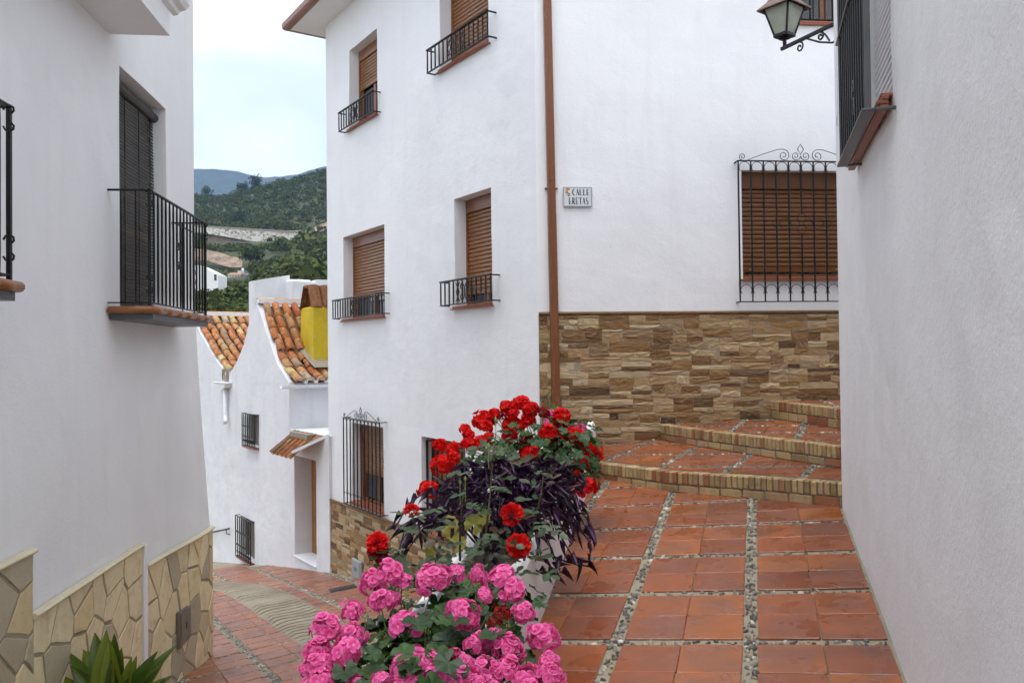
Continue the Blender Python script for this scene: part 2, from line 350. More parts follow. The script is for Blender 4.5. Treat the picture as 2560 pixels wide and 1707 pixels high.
class MB:
    def __init__(s, T=None): s.v = []; s.f = []; s.a = []; s.T = T or Matrix.Identity(4); s.mi = []; s.cm = 0; s.sm = False
    def add(s, pts, faces, attr=None, T=None):
        t = T or s.T; k = len(s.v)
        s.v += [t @ V(p) for p in pts]; s.f += [tuple(i + k for i in f) for f in faces]; s.mi += [s.cm] * len(faces)
        s.a += list(attr) if attr else [0.0] * len(pts)
    def poly(s, pts): s.add(pts, [tuple(range(len(pts)))])
    def box(s, x0, x1, y0, y1, z0, z1, T=None):
        p = [(x, y, z) for z in (z0, z1) for y in (y0, y1) for x in (x0, x1)]
        s.add(p, [(0, 2, 3, 1), (4, 5, 7, 6), (0, 1, 5, 4), (2, 6, 7, 3), (0, 4, 6, 2), (1, 3, 7, 5)], T=T)
    def cbox(s, x0, x1, y0, y1, z0, z1, b=0.004, T=None):     # box with chamfered edges
        c = [((x0 + x1) / 2), ((y0 + y1) / 2), ((z0 + z1) / 2)]; h = [abs(x1 - x0) / 2, abs(y1 - y0) / 2, abs(z1 - z0) / 2]
        b = min(b, min(h) * 0.8)
        idx = {}; p = []
        for sx in (-1, 1):
            for sy in (-1, 1):
                for sz in (-1, 1):
                    sg = (sx, sy, sz)
                    for ax in range(3):
                        q = [c[i] + sg[i] * (h[i] if i == ax else h[i] - b) for i in range(3)]
                        idx[(sg, ax)] = len(p); p.append(q)
        f = []
        for ax in range(3):
            o1, o2 = [(1, 2), (2, 0), (0, 1)][ax]
            for sg in (-1, 1):
                def sgn(a, b_):
                    r = [0, 0, 0]; r[ax] = sg; r[o1] = a; r[o2] = b_; return tuple(r)
                q = [idx[(sgn(-1, -1), ax)], idx[(sgn(1, -1), ax)], idx[(sgn(1, 1), ax)], idx[(sgn(-1, 1), ax)]]
                f.append(tuple(q) if sg > 0 else tuple(q[::-1]))
        for ax in range(3):                                  # edges parallel to ax
            o1, o2 = [(1, 2), (2, 0), (0, 1)][ax]
            for a in (-1, 1):
                for b_ in (-1, 1):
                    def sgn(t):
                        r = [0, 0, 0]; r[ax] = t; r[o1] = a; r[o2] = b_; return tuple(r)
                    q = [idx[(sgn(-1), o1)], idx[(sgn(1), o1)], idx[(sgn(1), o2)], idx[(sgn(-1), o2)]]
                    f.append(tuple(q))
        for sx in (-1, 1):
            for sy in (-1, 1):
                for sz in (-1, 1): f.append(tuple(idx[((sx, sy, sz), a)] for a in range(3)))
        s.add(p, f, T=T)
    def prism(s, poly, d0, d1, axis='y'):                    # polygon in the wall plane (x, z), pushed along y
        n = len(poly)
        p = [(x, d0, z) for x, z in poly] + [(x, d1, z) for x, z in poly]
        if axis == 'z': p = [(x, z, d0) for x, z in poly] + [(x, z, d1) for x, z in poly]
        s.add(p, [tuple(range(n)), tuple(range(2 * n - 1, n - 1, -1))] + [(i, (i + 1) % n, n + (i + 1) % n, n + i) for i in range(n)])
    def slab(s, poly, d0, d1, ch):                           # convex polygon with a chamfered face
        n = len(poly); cx = sum(q[0] for q in poly) / n; cz = sum(q[1] for q in poly) / n
        def ins(q):
            dx, dz = cx - q[0], cz - q[1]; L = math.hypot(dx, dz) or 1; k = min(ch * 1.3 / L, 0.5); return (q[0] + dx * k, q[1] + dz * k)
        p = [(x, d0, z) for x, z in poly] + [(x, d1 - ch * 0.6, z) for x, z in poly] + [(ins(q)[0], d1, ins(q)[1]) for q in poly]
        f = [(i, (i + 1) % n, n + (i + 1) % n, n + i) for i in range(n)] + [(n + i, n + (i + 1) % n, 2 * n + (i + 1) % n, 2 * n + i) for i in range(n)] + [tuple(range(2 * n, 3 * n))]
        s.add(p, f)
    def tube(s, path, r, n=6, closed=False, cap=True, T=None):
        path = [V(p) for p in path]; m = len(path)
        rs = r if isinstance(r, (list, tuple)) else [r] * m
        up = None; pts = []
        for i, p in enumerate(path):
            if closed: t = (path[(i + 1) % m] - path[i - 1]).normalized()
            else: t = (path[min(i + 1, m - 1)] - path[max(i - 1, 0)]).normalized()
            if up is None:
                up = V((0, 0, 1)) if abs(t.z) < 0.9 else V((0, 1, 0))
            a = t.cross(up)
            if a.length < 1e-5: a = t.cross(V((1, 0.3, 0)))
            a.normalize(); bb = a.cross(t).normalized(); up = bb
            for k in range(n):
                w = 2 * math.pi * (k + 0.5) / n; pts.append(p + (a * math.cos(w) + bb * math.sin(w)) * rs[i])
        f = []
        for i in range(m if closed else m - 1):
            j = (i + 1) % m
            for k in range(n): f.append((i * n + k, i * n + (k + 1) % n, j * n + (k + 1) % n, j * n + k))
        if cap and not closed: f += [tuple(range(n - 1, -1, -1)), tuple((m - 1) * n + k for k in range(n))]
        s.add(pts, f, T=T)
    def lathe(s, prof, n=16, T=None):
        m = len(prof); p = [(r * math.cos(2 * math.pi * k / n), r * math.sin(2 * math.pi * k / n), z) for r, z in prof for k in range(n)]
        f = [(i * n + k, i * n + (k + 1) % n, (i + 1) * n + (k + 1) % n, (i + 1) * n + k) for i in range(m - 1) for k in range(n)]
        s.add(p, f, T=T)
    def mesh(s, name, mat, smooth=False, recalc=True):
        me = bpy.data.meshes.new(name); me.from_pydata([tuple(p) for p in s.v], [], s.f)
        for mt in (mat if isinstance(mat, (list, tuple)) else [mat]): me.materials.append(M[mt] if isinstance(mt, str) else mt)
        if any(s.mi): me.polygons.foreach_set('material_index', s.mi)
        if any(s.a):
            at_ = me.attributes.new('petal', 'FLOAT', 'POINT'); at_.data.foreach_set('value', s.a)
        if recalc:
            bm = bmesh.new(); bm.from_mesh(me); bmesh.ops.recalc_face_normals(bm, faces=bm.faces); bm.to_mesh(me); bm.free()
        if smooth: me.polygons.foreach_set('use_smooth', [True] * len(me.polygons))
        me.update(); return me
    def build(s, name, mat, parent=None, smooth=False, recalc=True, kind=None, loc=None):
        base = wm(parent) if parent is not None else Matrix.Translation(loc or (0, 0, 0))
        inv = base.inverted(); s.v = [inv @ p for p in s.v]
        o = bpy.data.objects.new(name, s.mesh(name, mat, smooth, recalc)); COL.objects.link(o)
        if parent is not None: o.parent = parent
        else: o.location = base.translation
        WM[o.name] = base.copy()
        if kind: o['kind'] = kind
        return o
def inst(me, name, parent, T):
    o = bpy.data.objects.new(name, me); COL.objects.link(o); o.parent = parent
    o.matrix_basis = wm(parent).inverted() @ T; WM[o.name] = T.copy(); return o
def struct(o): o['kind'] = 'structure'; return o

def unit_bar():
    b = MB(); b.cbox(-0.5, 0.5, -0.5, 0.5, 0, 1, 0.12); return b.mesh('bar', 'iron')
BAR = unit_bar()
def bar(parent, T, x, y, z0, z1, w=0.014, name='bar'):
    return inst(BAR, name, parent, T @ Matrix.Translation((x, y, z0)) @ Matrix.Diagonal((w, w, z1 - z0, 1)))
def scroll(cx, cz, r, turns=1.4, a0=0.0, cw=1, n=18, y=0.0):
    out = []
    for i in range(n + 1):
        t = i / n; a = a0 + cw * t * turns * 2 * math.pi; rr = r * (1 - 0.82 * t); out.append((cx + rr * math.cos(a), y, cz + rr * math.sin(a)))
    return out
def arc(cx, cz, r, a0, a1, n=10, y=0.0, rz=None):
    rz = rz or r
    return [(cx + r * math.cos(rad(a0 + (a1 - a0) * i / n)), y, cz + rz * math.sin(rad(a0 + (a1 - a0) * i / n))) for i in range(n + 1)]

def wall_sheet(b, x0, x1, z0, z1, holes, step=0.3, wob=0.004, seed=0.0, depth=0.22, offs=None):
    """plastered wall sheet in frame b.T with openings (x0, x1, z0, z1[, depth]) and their reveals"""
    def cuts(a, c, es):
        n = max(1, int(round((c - a) / step))); g = [a + (c - a) * i / n for i in range(n + 1)]
        g = [q for q in g if all(abs(q - e) > 0.06 or q in (a, c) for e in es)]
        return sorted(set(g + [e for e in es if a < e < c]))
    xs = cuts(x0, x1, [h[0] for h in holes] + [h[1] for h in holes]); zs = cuts(z0, z1, [h[2] for h in holes] + [h[3] for h in holes])
    def P(x, z, y=0.0):
        w = wob * min(1.0, abs(x - x0) / 0.35, abs(x1 - x) / 0.35) * (noise.noise(V((x * 0.9 + seed, z * 0.9, seed))) + 0.6 * noise.noise(V((x * 2.7 + seed, z * 2.7, 3.1))))
        return (x, y + w + (offs(x, z) if offs else 0.0), z)
    ids = {}; pts = []
    def vid(i, j):
        if (i, j) not in ids: ids[(i, j)] = len(pts); pts.append(P(xs[i], zs[j]))
        return ids[(i, j)]
    f = []
    for i in range(len(xs) - 1):
        for j in range(len(zs) - 1):
            mx, mz = (xs[i] + xs[i + 1]) / 2, (zs[j] + zs[j + 1]) / 2
            if any(h[0] < mx < h[1] and h[2] < mz < h[3] for h in holes): continue
            f.append((vid(i, j), vid(i + 1, j), vid(i + 1, j + 1), vid(i, j + 1)))
    b.add(pts, f)
    for h in holes:
        d = -(h[4] if len(h) > 4 else depth); hx = [x for x in xs if h[0] <= x <= h[1]]; hz = [z for z in zs if h[2] <= z <= h[3]]
        for e, seq in (('b', hx), ('t', hx), ('l', hz), ('r', hz)):
            for k in range(len(seq) - 1):
                if e in 'bt': z = h[2] if e == 'b' else h[3]; q = [P(seq[k], z), P(seq[k + 1], z), (seq[k + 1], d, z), (seq[k], d, z)]
                else: x = h[0] if e == 'l' else h[1]; q = [P(x, seq[k]), P(x, seq[k + 1]), (x, d, seq[k + 1]), (x, d, seq[k])]
                b.add(q, [(0, 1, 2, 3)])

# ------------------------------------------------------------------ planes of the place
C0 = V((0.286, 9.0, 0)); T1 = frame(C0, -123.5); T2 = frame(C0, 174.5)       # corner house: facade on the lower street, facade on the path
TL = frame(V((-2.5, 0, 0)), 84.28)                                            # left house (x = -distance along the street)
WR = V((2.373, 6.036, 0)); TR = frame(WR, -73.67)                             # right house
QA = V((-4.17, 15.55, 0)); TA = frame(QA, -125); TB = frame(QA, 145)          # tiled house further down
def path_z(x, y): return -1.764 + 0.1079 * x + 0.0645 * y
def street_z(x, y): return -3.15 + 0.13 * (x + 3.38) - 0.095 * (y - 8.75)
P_D = V((0.2809, 0.9597, 0)); P_B = V((0.9597, -0.2809, 0)); P_O = V((1.125, 4.004, 0))   # along the path, across it, a crossing of two pebble strips

# ------------------------------------------------------------------ ground
def terrain_profile(y):
    pts = [(60, -0.07), (110, 0.02), (170, 0.066), (230, 0.083), (290, 0.098), (325, 0.108), (345, 0.127), (400, 0.131), (470, 0.138), (500, 0.1405), (501.5, 0.153), (512, 0.152), (560, 0.168), (640, 0.19), (700, 0.203), (760, 0.208), (830, 0.19), (1000, 0.12), (1300, 0.05)]
    for (a, ka), (b, kb) in zip(pts, pts[1:]):
        if y <= b: t = max(0, (y - a) / (b - a)); return ka + (kb - ka) * t
    return pts[-1][1]
def ridge_k(t):
    pts = [(-0.8, 0.215), (-0.42, 0.20), (-0.384, 0.193), (-0.354, 0.189), (-0.322, 0.196), (-0.30, 0.201), (-0.28, 0.206), (-0.26, 0.208), (-0.226, 0.2185), (-0.15, 0.235), (0.2, 0.26)]
    for (a, ka), (b, kb) in zip(pts, pts[1:]):
        if t <= b: return ka + (kb - ka) * max(0, (t - a) / (b - a))
    return pts[-1][1]
def hill_z(t, y):
    k = terrain_profile(y)
    if y > 512:
        r = ridge_k(t); w = min(1, (y - 512) / 200); w = w * w * (3 - 2 * w)
        k = k + (r - 0.205) * w
    x = t * y
    z = k * y
    amp = 2.2 if y > 530 or y < 310 else 0.5
    return z + amp * noise.noise(V((x * 0.02, y * 0.02, 0))) + 0.35 * amp * noise.noise(V((x * 0.07, y * 0.07, 4)))

def hill_mat(name, cols, rock=True, scale=1.0):
    m, nt, b = new_mat(name)
    p = pos(nt)
    c = ramp(nt, noi(nt, p, 0.05 * scale, 8, 0.68), [(0.3, cols[0]), (0.5, cols[1]), (0.7, cols[2])])
    if rock:
        g = nd(nt, 'ShaderNodeNewGeometry'); sx = nd(nt, 'ShaderNodeSeparateXYZ', {0: g.outputs['True Normal']})
        st = ramp(nt, sx.outputs['Z'], [(0.66, 1.0), (0.83, 0.0)])
        rk = ramp(nt, noi(nt, p, 0.35, 7, 0.7), [(0.3, (0.20, 0.13, 0.09)), (0.5, (0.36, 0.27, 0.19)), (0.7, (0.46, 0.38, 0.29))])
        c = mixc(nt, st, c, rk)
    setc(nt, b, c); setr(nt, b, 0.95); bump(nt, b, noi(nt, p, 0.25 * scale, 8, 0.7), 1.0, 3.0 / scale); return m
M['hill'] = hill_mat('shaded_scrub_hillside', [(0.035, 0.055, 0.016), (0.06, 0.075, 0.026), (0.14, 0.12, 0.065)])  # dark scrub colours; shade between the trees is put into them too
M['mountain'] = hill_mat('far_mountain', [(0.03, 0.045, 0.026), (0.045, 0.06, 0.036), (0.11, 0.10, 0.08)], False, 0.25)
M['ground'] = simple('dry_ground', (0.11, 0.10, 0.055), 0.95, var=0.3)

b = MB(); b.box(-3000, 1500, -400, 4600, -9.0, -8.0); struct(b.build('ground', 'ground'))
b = MB()
ys = [60, 85, 110, 130, 150, 170, 190, 210, 230, 250, 270, 290, 305, 318, 325, 330, 335, 340, 345, 352, 365, 380, 400, 420, 440, 460, 480, 495, 500, 501.5, 506, 512, 520, 532, 545] + [560 + 12 * i for i in range(18)] + [790, 830, 900, 1000, 1150, 1300]
ts = [-0.75 + 0.02 * i for i in range(15)] + [-0.45 + 0.004 * i for i in range(75)] + [-0.15 + 0.025 * i for i in range(12)]
pts = [(t * y, y, hill_z(t, y)) for y in ys for t in ts]; n = len(ts)
b.add(pts, [(j * n + i, j * n + i + 1, (j + 1) * n + i + 1, (j + 1) * n + i) for j in range(len(ys) - 1) for i in range(n - 1)])
hill = struct(b.build('hillside', 'hill', smooth=False, recalc=False))
# far mountain
b = MB()
mk = [(-0.8, 0.20), (-0.5, 0.225), (-0.384, 0.2285), (-0.354, 0.2285), (-0.332, 0.226), (-0.313, 0.221), (-0.297, 0.2175), (-0.276, 0.2188), (-0.255, 0.221), (-0.24, 0.2265), (-0.22, 0.231), (-0.1, 0.245), (0.2, 0.22)]
def mk_k(t):
    for (a, ka), (c, kc) in zip(mk, mk[1:]):
        if t <= c: return ka + (kc - ka) * max(0, (t - a) / (c - a))
    return mk[-1][1]
mts = [-0.62 + 0.006 * i for i in range(125)]; pts = []
mrow = 26
for j in range(mrow + 5):
    q = j / mrow; y = 2300 + 1200 * q if q <= 1 else 3500 + 900 * (q - 1) * 4
    for t in mts:
        x = t * y; kk = mk_k(t) * 3500
        z = kk * (q ** 0.9 if q <= 1 else max(0, 1 - (q - 1) * 2)) - 8 * (1 - min(q, 1))
        z += (60 * noise.noise(V((x * 0.0028, y * 0.0028, 1))) + 22 * noise.noise(V((x * 0.011, y * 0.011, 2)))) * min(1, 4 * q) * (1 - 0.9 * (0 if q > 1 else q ** 6)) + 3.0 * noise.noise(V((x * 0.06, y * 0.06, 5)))
        pts.append((x, y, z))
n = len(mts)
b.add(pts, [(j * n + i, j * n + i + 1, (j + 1) * n + i + 1, (j + 1) * n + i) for j in range(mrow + 4) for i in range(n - 1)])
struct(b.build('mountain', 'mountain', recalc=False))

# upper path: mortar bed, then tiles and pebbles on it
path = MB()
pp = [(-0.9, -1.5), (4.2, -1.5), (4.2, 9.6), (-0.1, 9.6)]
nx, ny = 12, 26; pts = []
for j in range(ny + 1):
    for i in range(nx + 1):
        y = -7.0 + 16.3 * j / ny; xl = 0.136 + 0.183 * (y - 4.55) - 0.2; x = xl + (4.4 - xl) * i / nx
        pts.append((x, y, path_z(x, y) - 0.006 + 0.002 * noise.noise(V((x * 3, y * 3, 0)))))
path.add(pts, [(j * (nx + 1) + i, j * (nx + 1) + i + 1, (j + 1) * (nx + 1) + i + 1, (j + 1) * (nx + 1) + i) for j in range(ny) for i in range(nx)])
path_o = struct(path.build('path', 'grout_path', recalc=False))
PN = V((-0.1079, -0.0645, 1)).normalized()
def tile_mesh(w, l, h, ch, mat, seed):
    r = random.Random(seed); b = MB()
    def q(i, x, y): return (x + r.uniform(-0.002, 0.002), y + r.uniform(-0.002, 0.002))
    base = [(-w / 2, -l / 2), (w / 2, -l / 2), (w / 2, l / 2), (-w / 2, l / 2)]
    base = [q(i, *p) for i, p in enumerate(base)]
    # worn corners: cut each corner a little
    poly = []
    for i in range(4):
        p, a, c = V(base[i]), V(base[i - 1]), V(base[(i + 1) % 4]); k = r.uniform(0.002, 0.008)
        poly += [tuple(p + (a - p).normalized() * k), tuple(p + (c - p).normalized() * k)]
    n = 8; cx = cy = 0
    def ins(p, d): L = math.hypot(*p); return (p[0] * (1 - d / L), p[1] * (1 - d / L))
    pts = [(x, y, 0) for x, y in poly] + [(x, y, h - ch) for x, y in poly] + [(*ins(p, ch * 1.6), h) for p in poly]
    b.add(pts, [(i, (i + 1) % n, n + (i + 1) % n, n + i) for i in range(n)] + [(n + i, n + (i + 1) % n, 2 * n + (i + 1) % n, 2 * n + i) for i in range(n)] + [tuple(range(2 * n, 3 * n))])
    return b.mesh('tile', mat)
CELL, TILE = 0.645, 0.287
TMS = [tile_mesh(TILE, TILE, 0.016, 0.0025, 'tile', i) for i in range(6)]
def pebble_mesh(seed):
    r = random.Random(seed); b = MB(); n = 7
    p = []
    for k, (rr, z) in enumerate([(0.5, 0.0), (0.44, 0.26), (0.24, 0.44)]):
        for i in range(n):
            a = 2 * math.pi * i / n; q = rr * r.uniform(0.88, 1.1); p.append((q * math.cos(a), q * math.sin(a), z))
    p.append((0, 0, 0.5))
    f = [(j * n + i, j * n + (i + 1) % n, (j + 1) * n + (i + 1) % n, (j + 1) * n + i) for j in range(2) for i in range(n)] + [(2 * n + i, 2 * n + (i + 1) % n, 3 * n) for i in range(n)]
    b.add(p, f); return b
PEB = [pebble_mesh(i) for i in range(5)]; PEBM = [p.mesh('pebble', 'pebble', smooth=True) for p in PEB]
class Pebbles:                       # collects stones; the nearest become objects, the rest one joined part
    def __init__(s): s.l = []
    def strip(s, a, bpt, zf, width, dens, rnd, big=1.0):
        a, bpt = V(a), V(bpt); d = bpt - a; L = d.length; d.normalize(); e = V((d.y, -d.x)) 
        for i in range(int(L * dens)):
            t = rnd.uniform(0, L); o = rnd.uniform(-0.5, 0.5) * width; q = a + d * t + e * o
            sz = rnd.uniform(0.020, 0.046) * big
            if rnd.random() < 0.06: sz *= 1.5
            if any((q - k[0]).length < (sz + k[1]) * 0.42 for k in s.l[-60:]): continue
            s.l.append((q, sz, rnd.uniform(0.45, 0.8), math.atan2(d.y, d.x) + rnd.gauss(0, 0.7), zf(q.x, q.y)))
    def build(s, parent, normal, limit, key, hmax=0.013):
        s.l.sort(key=key); rest = MB()
        X = V((1, 0, -normal.x / normal.z)).normalized(); Y = normal.cross(X)
        for i, (q, sz, asp, ang, z) in enumerate(s.l):
            T = frm((q.x, q.y, z), X, Y, normal) @ Matrix.Rotation(ang, 4, 'Z') @ Matrix.Diagonal((sz, sz * asp, hmax * 2 * min(1.0, sz / 0.03), 1))
            if i < limit: inst(PEBM[i % 5], 'pebble', parent, T)
            else:
                p = PEB[i % 5]; rest.add(p.v, p.f, T=T)
        if rest.v: rest.build('pebble_bed', 'pebble_joined', parent, smooth=True, kind='stuff')
rp = random.Random(5); peb = Pebbles()
step1 = [(0.60, 8.35), (0.69, 8.12), (0.84, 7.80), (1.075, 7.444), (1.33, 7.043), (1.584, 6.788), (1.89, 6.494), (2.088, 6.286), (2.358, 6.01), (2.75, 5.62)]
def beyond_step(x, y):
    for (xa, ya), (xb, yb) in zip(step1, step1[1:]):
        if xa <= x <= xb: return y > ya + (yb - ya) * (x - xa) / (xb - xa) + 0.12
    return False
def planter_x(y): return 0.136 + 0.183 * (y - 4.55)
k = 0
for ia in range(-5, 8):
    for ib in range(-3, 1):
        for sa in (0, 1):
            for sb in (0, 1):
                a = ia * CELL + 0.036 + TILE / 2 + sa * (TILE + 0.002); bb = ib * CELL + 0.035 + TILE / 2 + sb * (TILE + 0.002)
                c = P_O + P_D * a + P_B * bb
                if beyond_step(c.x, c.y) or c.x < planter_x(c.y) - 0.2: continue
                X = V((P_B.x, P_B.y, 0)); X.z = 0.1079 * X.x + 0.0645 * X.y; X.normalize()
                N = (PN + V((random.gauss(0, 0.004), random.gauss(0, 0.004), 0))).normalized(); Y = N.cross(X).normalized()
                T = frm((c.x, c.y, path_z(c.x, c.y) - 0.012 + random.uniform(-0.001, 0.002)), X, Y, N) @ Matrix.Rotation(random.choice((0, 1, 2, 3)) * math.pi / 2 + random.gauss(0, 0.004), 4, 'Z')
                inst(TMS[k % 6], 'tile', path_o, T); k += 1
zf = lambda x, y: path_z(x, y) - 0.006
for ib in (-2, -1, 0):
    p0 = P_O + P_B * (ib * CELL) + P_D * (-1.6); p1 = P_O + P_B * (ib * CELL) + P_D * 4.6
    peb.strip(p0.xy, p1.xy, zf, 0.05, 85, rp)
for ia in range(-3, 8):
    p0 = P_O + P_D * (ia * CELL) + P_B * (-2 * CELL); p1 = P_O + P_D * (ia * CELL) + P_B * 0.6
    peb.strip(p0.xy, p1.xy, zf, 0.045, 75, rp)
peb.l = [q for q in peb.l if not beyond_step(q[0].x, q[0].y) and q[0].x > planter_x(q[0].y) - 0.05 and q[0].y > 3.2]
peb.build(path_o, PN, 300, lambda q: q[0].length)

# ------------------------------------------------------------------ brick steps with tiled treads
BRK = []
for i in range(5):
    b = MB(); r = random.Random(i + 40); b.cbox(-0.5, 0.5, -0.5, 0.5, -0.5, 0.5, 0.07); b.v = [p + V((r.uniform(-1, 1), r.uniform(-1, 1), r.uniform(-1, 1))) * 0.025 for p in b.v]
    BRK.append(b.mesh('brick', 'brick'))
def resample(pl, d):
    out = []; acc = 0.0; nxt = d / 2
    for a, c in zip(pl, pl[1:]):
        a, c = V(a), V(c); L = (c - a).length; t = (c - a).normalized()
        while nxt <= acc + L: out.append((a + t * (nxt - acc), t)); nxt += d
        acc += L
    return out
def clip_half(poly, px, pz, nx, nz):
    out = []
    for i in range(len(poly)):
        a, c = poly[i], poly[(i + 1) % len(poly)]; da = (a[0] - px) * nx + (a[1] - pz) * nz; dc = (c[0] - px) * nx + (c[1] - pz) * nz
        if da <= 0: out.append(a)
        if (da < 0) != (dc < 0) and da != dc: t = da / (da - dc); out.append((a[0] + (c[0] - a[0]) * t, a[1] + (c[1] - a[1]) * t))
    return out
def brick_step(front, zb, zt, back, label, tiles_az, tread, rise=0.165):
    """front: plan polyline of the riser; zb/zt: heights of the ground below and of the tread; back: plan polyline closing the tread"""
    mid = front[len(front) // 2]
    th = empty('brick_step', (mid[0], mid[1], zb(*mid)), label, 'step', 'brick edged steps of the path')
    r = random.Random(len(front) * 7 + int(front[0][0] * 100))
    # mortar core
    b = MB(); core = MB()
    fr = [V(p) for p in front]
    def nrm(i):
        t = (fr[min(i + 1, len(fr) - 1)] - fr[max(i - 1, 0)]).normalized(); return V((-t.y, t.x)) if True else t
    # inward normal: pointing to the tread side (back)
    bc = sum((V(p) for p in back), V((0, 0))) / len(back)
    ins = []
    for i, p in enumerate(fr):
        nn = nrm(i)
        if nn.dot(bc - p) < 0: nn = -nn
        ins.append(nn)
    o = [(p + nn * 0.012) for p, nn in zip(fr, ins)]
    top = [(p.x, p.y, zt(p.x, p.y) - 0.008) for p in o]; bot = [(p.x, p.y, zb(p.x, p.y) - 0.05) for p in o]
    m = len(top); core.add(bot + top, [(i, i + 1, m + i + 1, m + i) for i in range(m - 1)])
    poly = top + [(x, y, zt(x, y) - 0.008) for x, y in back]
    core.add(poly, [tuple(range(len(poly)))])
    core.build('mortar_bed', 'grout_dark', th, recalc=False)
    # soldier course, then the stretcher course below it
    k = 0
    def inward(p, t):
        nn = V((-t.y, t.x)); return nn if nn.dot(bc - p) > 0 else -nn
    for p, t in resample(front, 0.0505):
        nn = inward(p, t); z = zt(p.x, p.y); h = 0.098 + r.uniform(-0.003, 0.003); dp = 0.125
        c = p + nn * (dp / 2 + r.uniform(-0.003, 0.004))
        T = frm((c.x, c.y, z - h / 2 + r.uniform(-0.002, 0.003)), (t.x, t.y, 0), (nn.x, nn.y, 0), (0, 0, 1)) @ Matrix.Rotation(r.gauss(0, 0.02), 4, 'Y') @ Matrix.Diagonal((0.041, dp, h, 1))
        inst(BRK[k % 5], 'brick', th, T); k += 1
    for p, t in resample(front, 0.196):
        nn = inward(p, t); z1 = zt(p.x, p.y) - 0.108; z0 = zb(p.x, p.y) + 0.002
        if z1 - z0 < 0.02: continue
        c = p + nn * 0.055; T = frm((c.x, c.y, (z0 + z1) / 2), (t.x, t.y, 0), (nn.x, nn.y, 0), (0, 0, 1)) @ Matrix.Diagonal((0.184 + r.uniform(-0.008, 0.004), 0.10, z1 - z0, 1))
        inst(BRK[k % 5], 'brick', th, T); k += 1
    # tread tiles
    d = V((math.sin(rad(tiles_az)), math.cos(rad(tiles_az)))); e = V((d.y, -d.x)); org = V(tread)
    g = 1e-3; N = V((-(zt(g, 0) - zt(0, 0)) / g, -(zt(0, g) - zt(0, 0)) / g, 1)).normalized()
    X = V((e.x, e.y, 0)); X.z = -(N.x * X.x + N.y * X.y) / N.z; X.normalize(); Y = N.cross(X).normalized()
    poly2 = [V(p) for p in front] + [V(p) for p in back]
    def inside(q, marg):
        c = False; n_ = len(poly2)
        for i in range(n_):
            a, c2 = poly2[i], poly2[i - 1]
            if (a.y > q.y) != (c2.y > q.y) and q.x < (c2.x - a.x) * (q.y - a.y) / (c2.y - a.y) + a.x: c = not c
        if not c: return False
        for a, c2 in zip(poly2[:len(front)], poly2[1:len(front)]):
            L = (c2 - a); tt = max(0, min(1, (q - a).dot(L) / L.length_squared))
            if (a + L * tt - q).length < marg: return False
        return True
    pb = Pebbles()
    for ia in range(-5, 6):
        for ib in range(-5, 6):
            for sa in (0, 1):
                for sb in (0, 1):
                    q = org + d * (ia * CELL + 0.036 + TILE / 2 + sa * (TILE + 0.002)) + e * (ib * CELL + 0.035 + TILE / 2 + sb * (TILE + 0.002))
                    T = frm((q.x, q.y, zt(q.x, q.y) - 0.019), X, Y, N)
                    if inside(q, 0.33): inst(TMS[k % 6], 'tile', th, T @ Matrix.Rotation(r.choice((0, 1, 2, 3)) * math.pi / 2, 4, 'Z')); k += 1; continue
                    # a tile cut to fit behind the brick edge
                    hs = TILE / 2; pg = [(-hs, -hs), (hs, -hs), (hs, hs), (-hs, hs)]
                    for a, c2 in zip(poly2[:len(front)], poly2[1:len(front)]):
                        L = (c2 - a); tt = max(0, min(1, (q - a).dot(L) / L.length_squared))
                        if (a + L * tt - q).length > 0.36: continue
                        nn = V((-L.y, L.x)).normalized(); nn = nn if nn.dot(bc - a) > 0 else -nn; e0 = a + nn * 0.128 - q
                        pg = clip_half(pg, e0.dot(e), e0.dot(d), -nn.dot(e), -nn.dot(d))
                        if len(pg) < 3: break
                    if len(pg) < 3 or abs(sum(pg[i][0] * pg[i - 1][1] - pg[i - 1][0] * pg[i][1] for i in range(len(pg)))) / 2 < 0.003: continue
                    cx_, cy_ = sum(p_[0] for p_ in pg) / len(pg), sum(p_[1] for p_ in pg) / len(pg); w_ = q + e * cx_ + d * cy_
                    if not inside(w_, 0.10): continue
                    tb = MB(T); tb.prism(pg, 0.0, 0.016, axis='z'); tb.build('tile', 'tile', th); k += 1
    zf = lambda x, y: zt(x, y) - 0.008
    for i in range(-5, 6):
        pb.strip(org + e * (i * CELL) - d * 3, org + e * (i * CELL) + d * 3, zf, 0.05, 55, r); pb.strip(org + d * (i * CELL) - e * 3, org + d * (i * CELL) + e * 3, zf, 0.04, 42, r)
    pb.l = [q for q in pb.l if inside(q[0], 0.14)]
    if pb.l: pb.build(th, N, 0, lambda q: q[0].length)
    return th
tr1 = lambda x, y: -1.2978 + 0.0801 * x + 0.0253 * y
tr2 = lambda x, y: -0.862 + 0.0294 * x + 0.0043 * y + 0.005
tr3 = lambda x, y: -0.60 + 0.006 * x + 0.003 * y
brick_step(step1, path_z, lambda x, y: tr1(x, y) + 0.012, [(4.2, 6.2), (4.2, 9.32), (0.42, 9.0)], 'lowest brick edged step, curving out towards the planter', 30, (1.62, 7.93), 0.17)
brick_step([(1.60, 9.10), (1.62, 8.93), (1.917, 8.131), (2.126, 7.629), (2.44, 6.883), (2.575, 6.562), (2.80, 6.05)], lambda x, y: tr1(x, y) + 0.012, lambda x, y: tr2(x, y) + 0.006, [(4.2, 6.4), (4.2, 9.35)], 'middle brick edged step against the stone clad wall', 22, (2.30, 8.55))
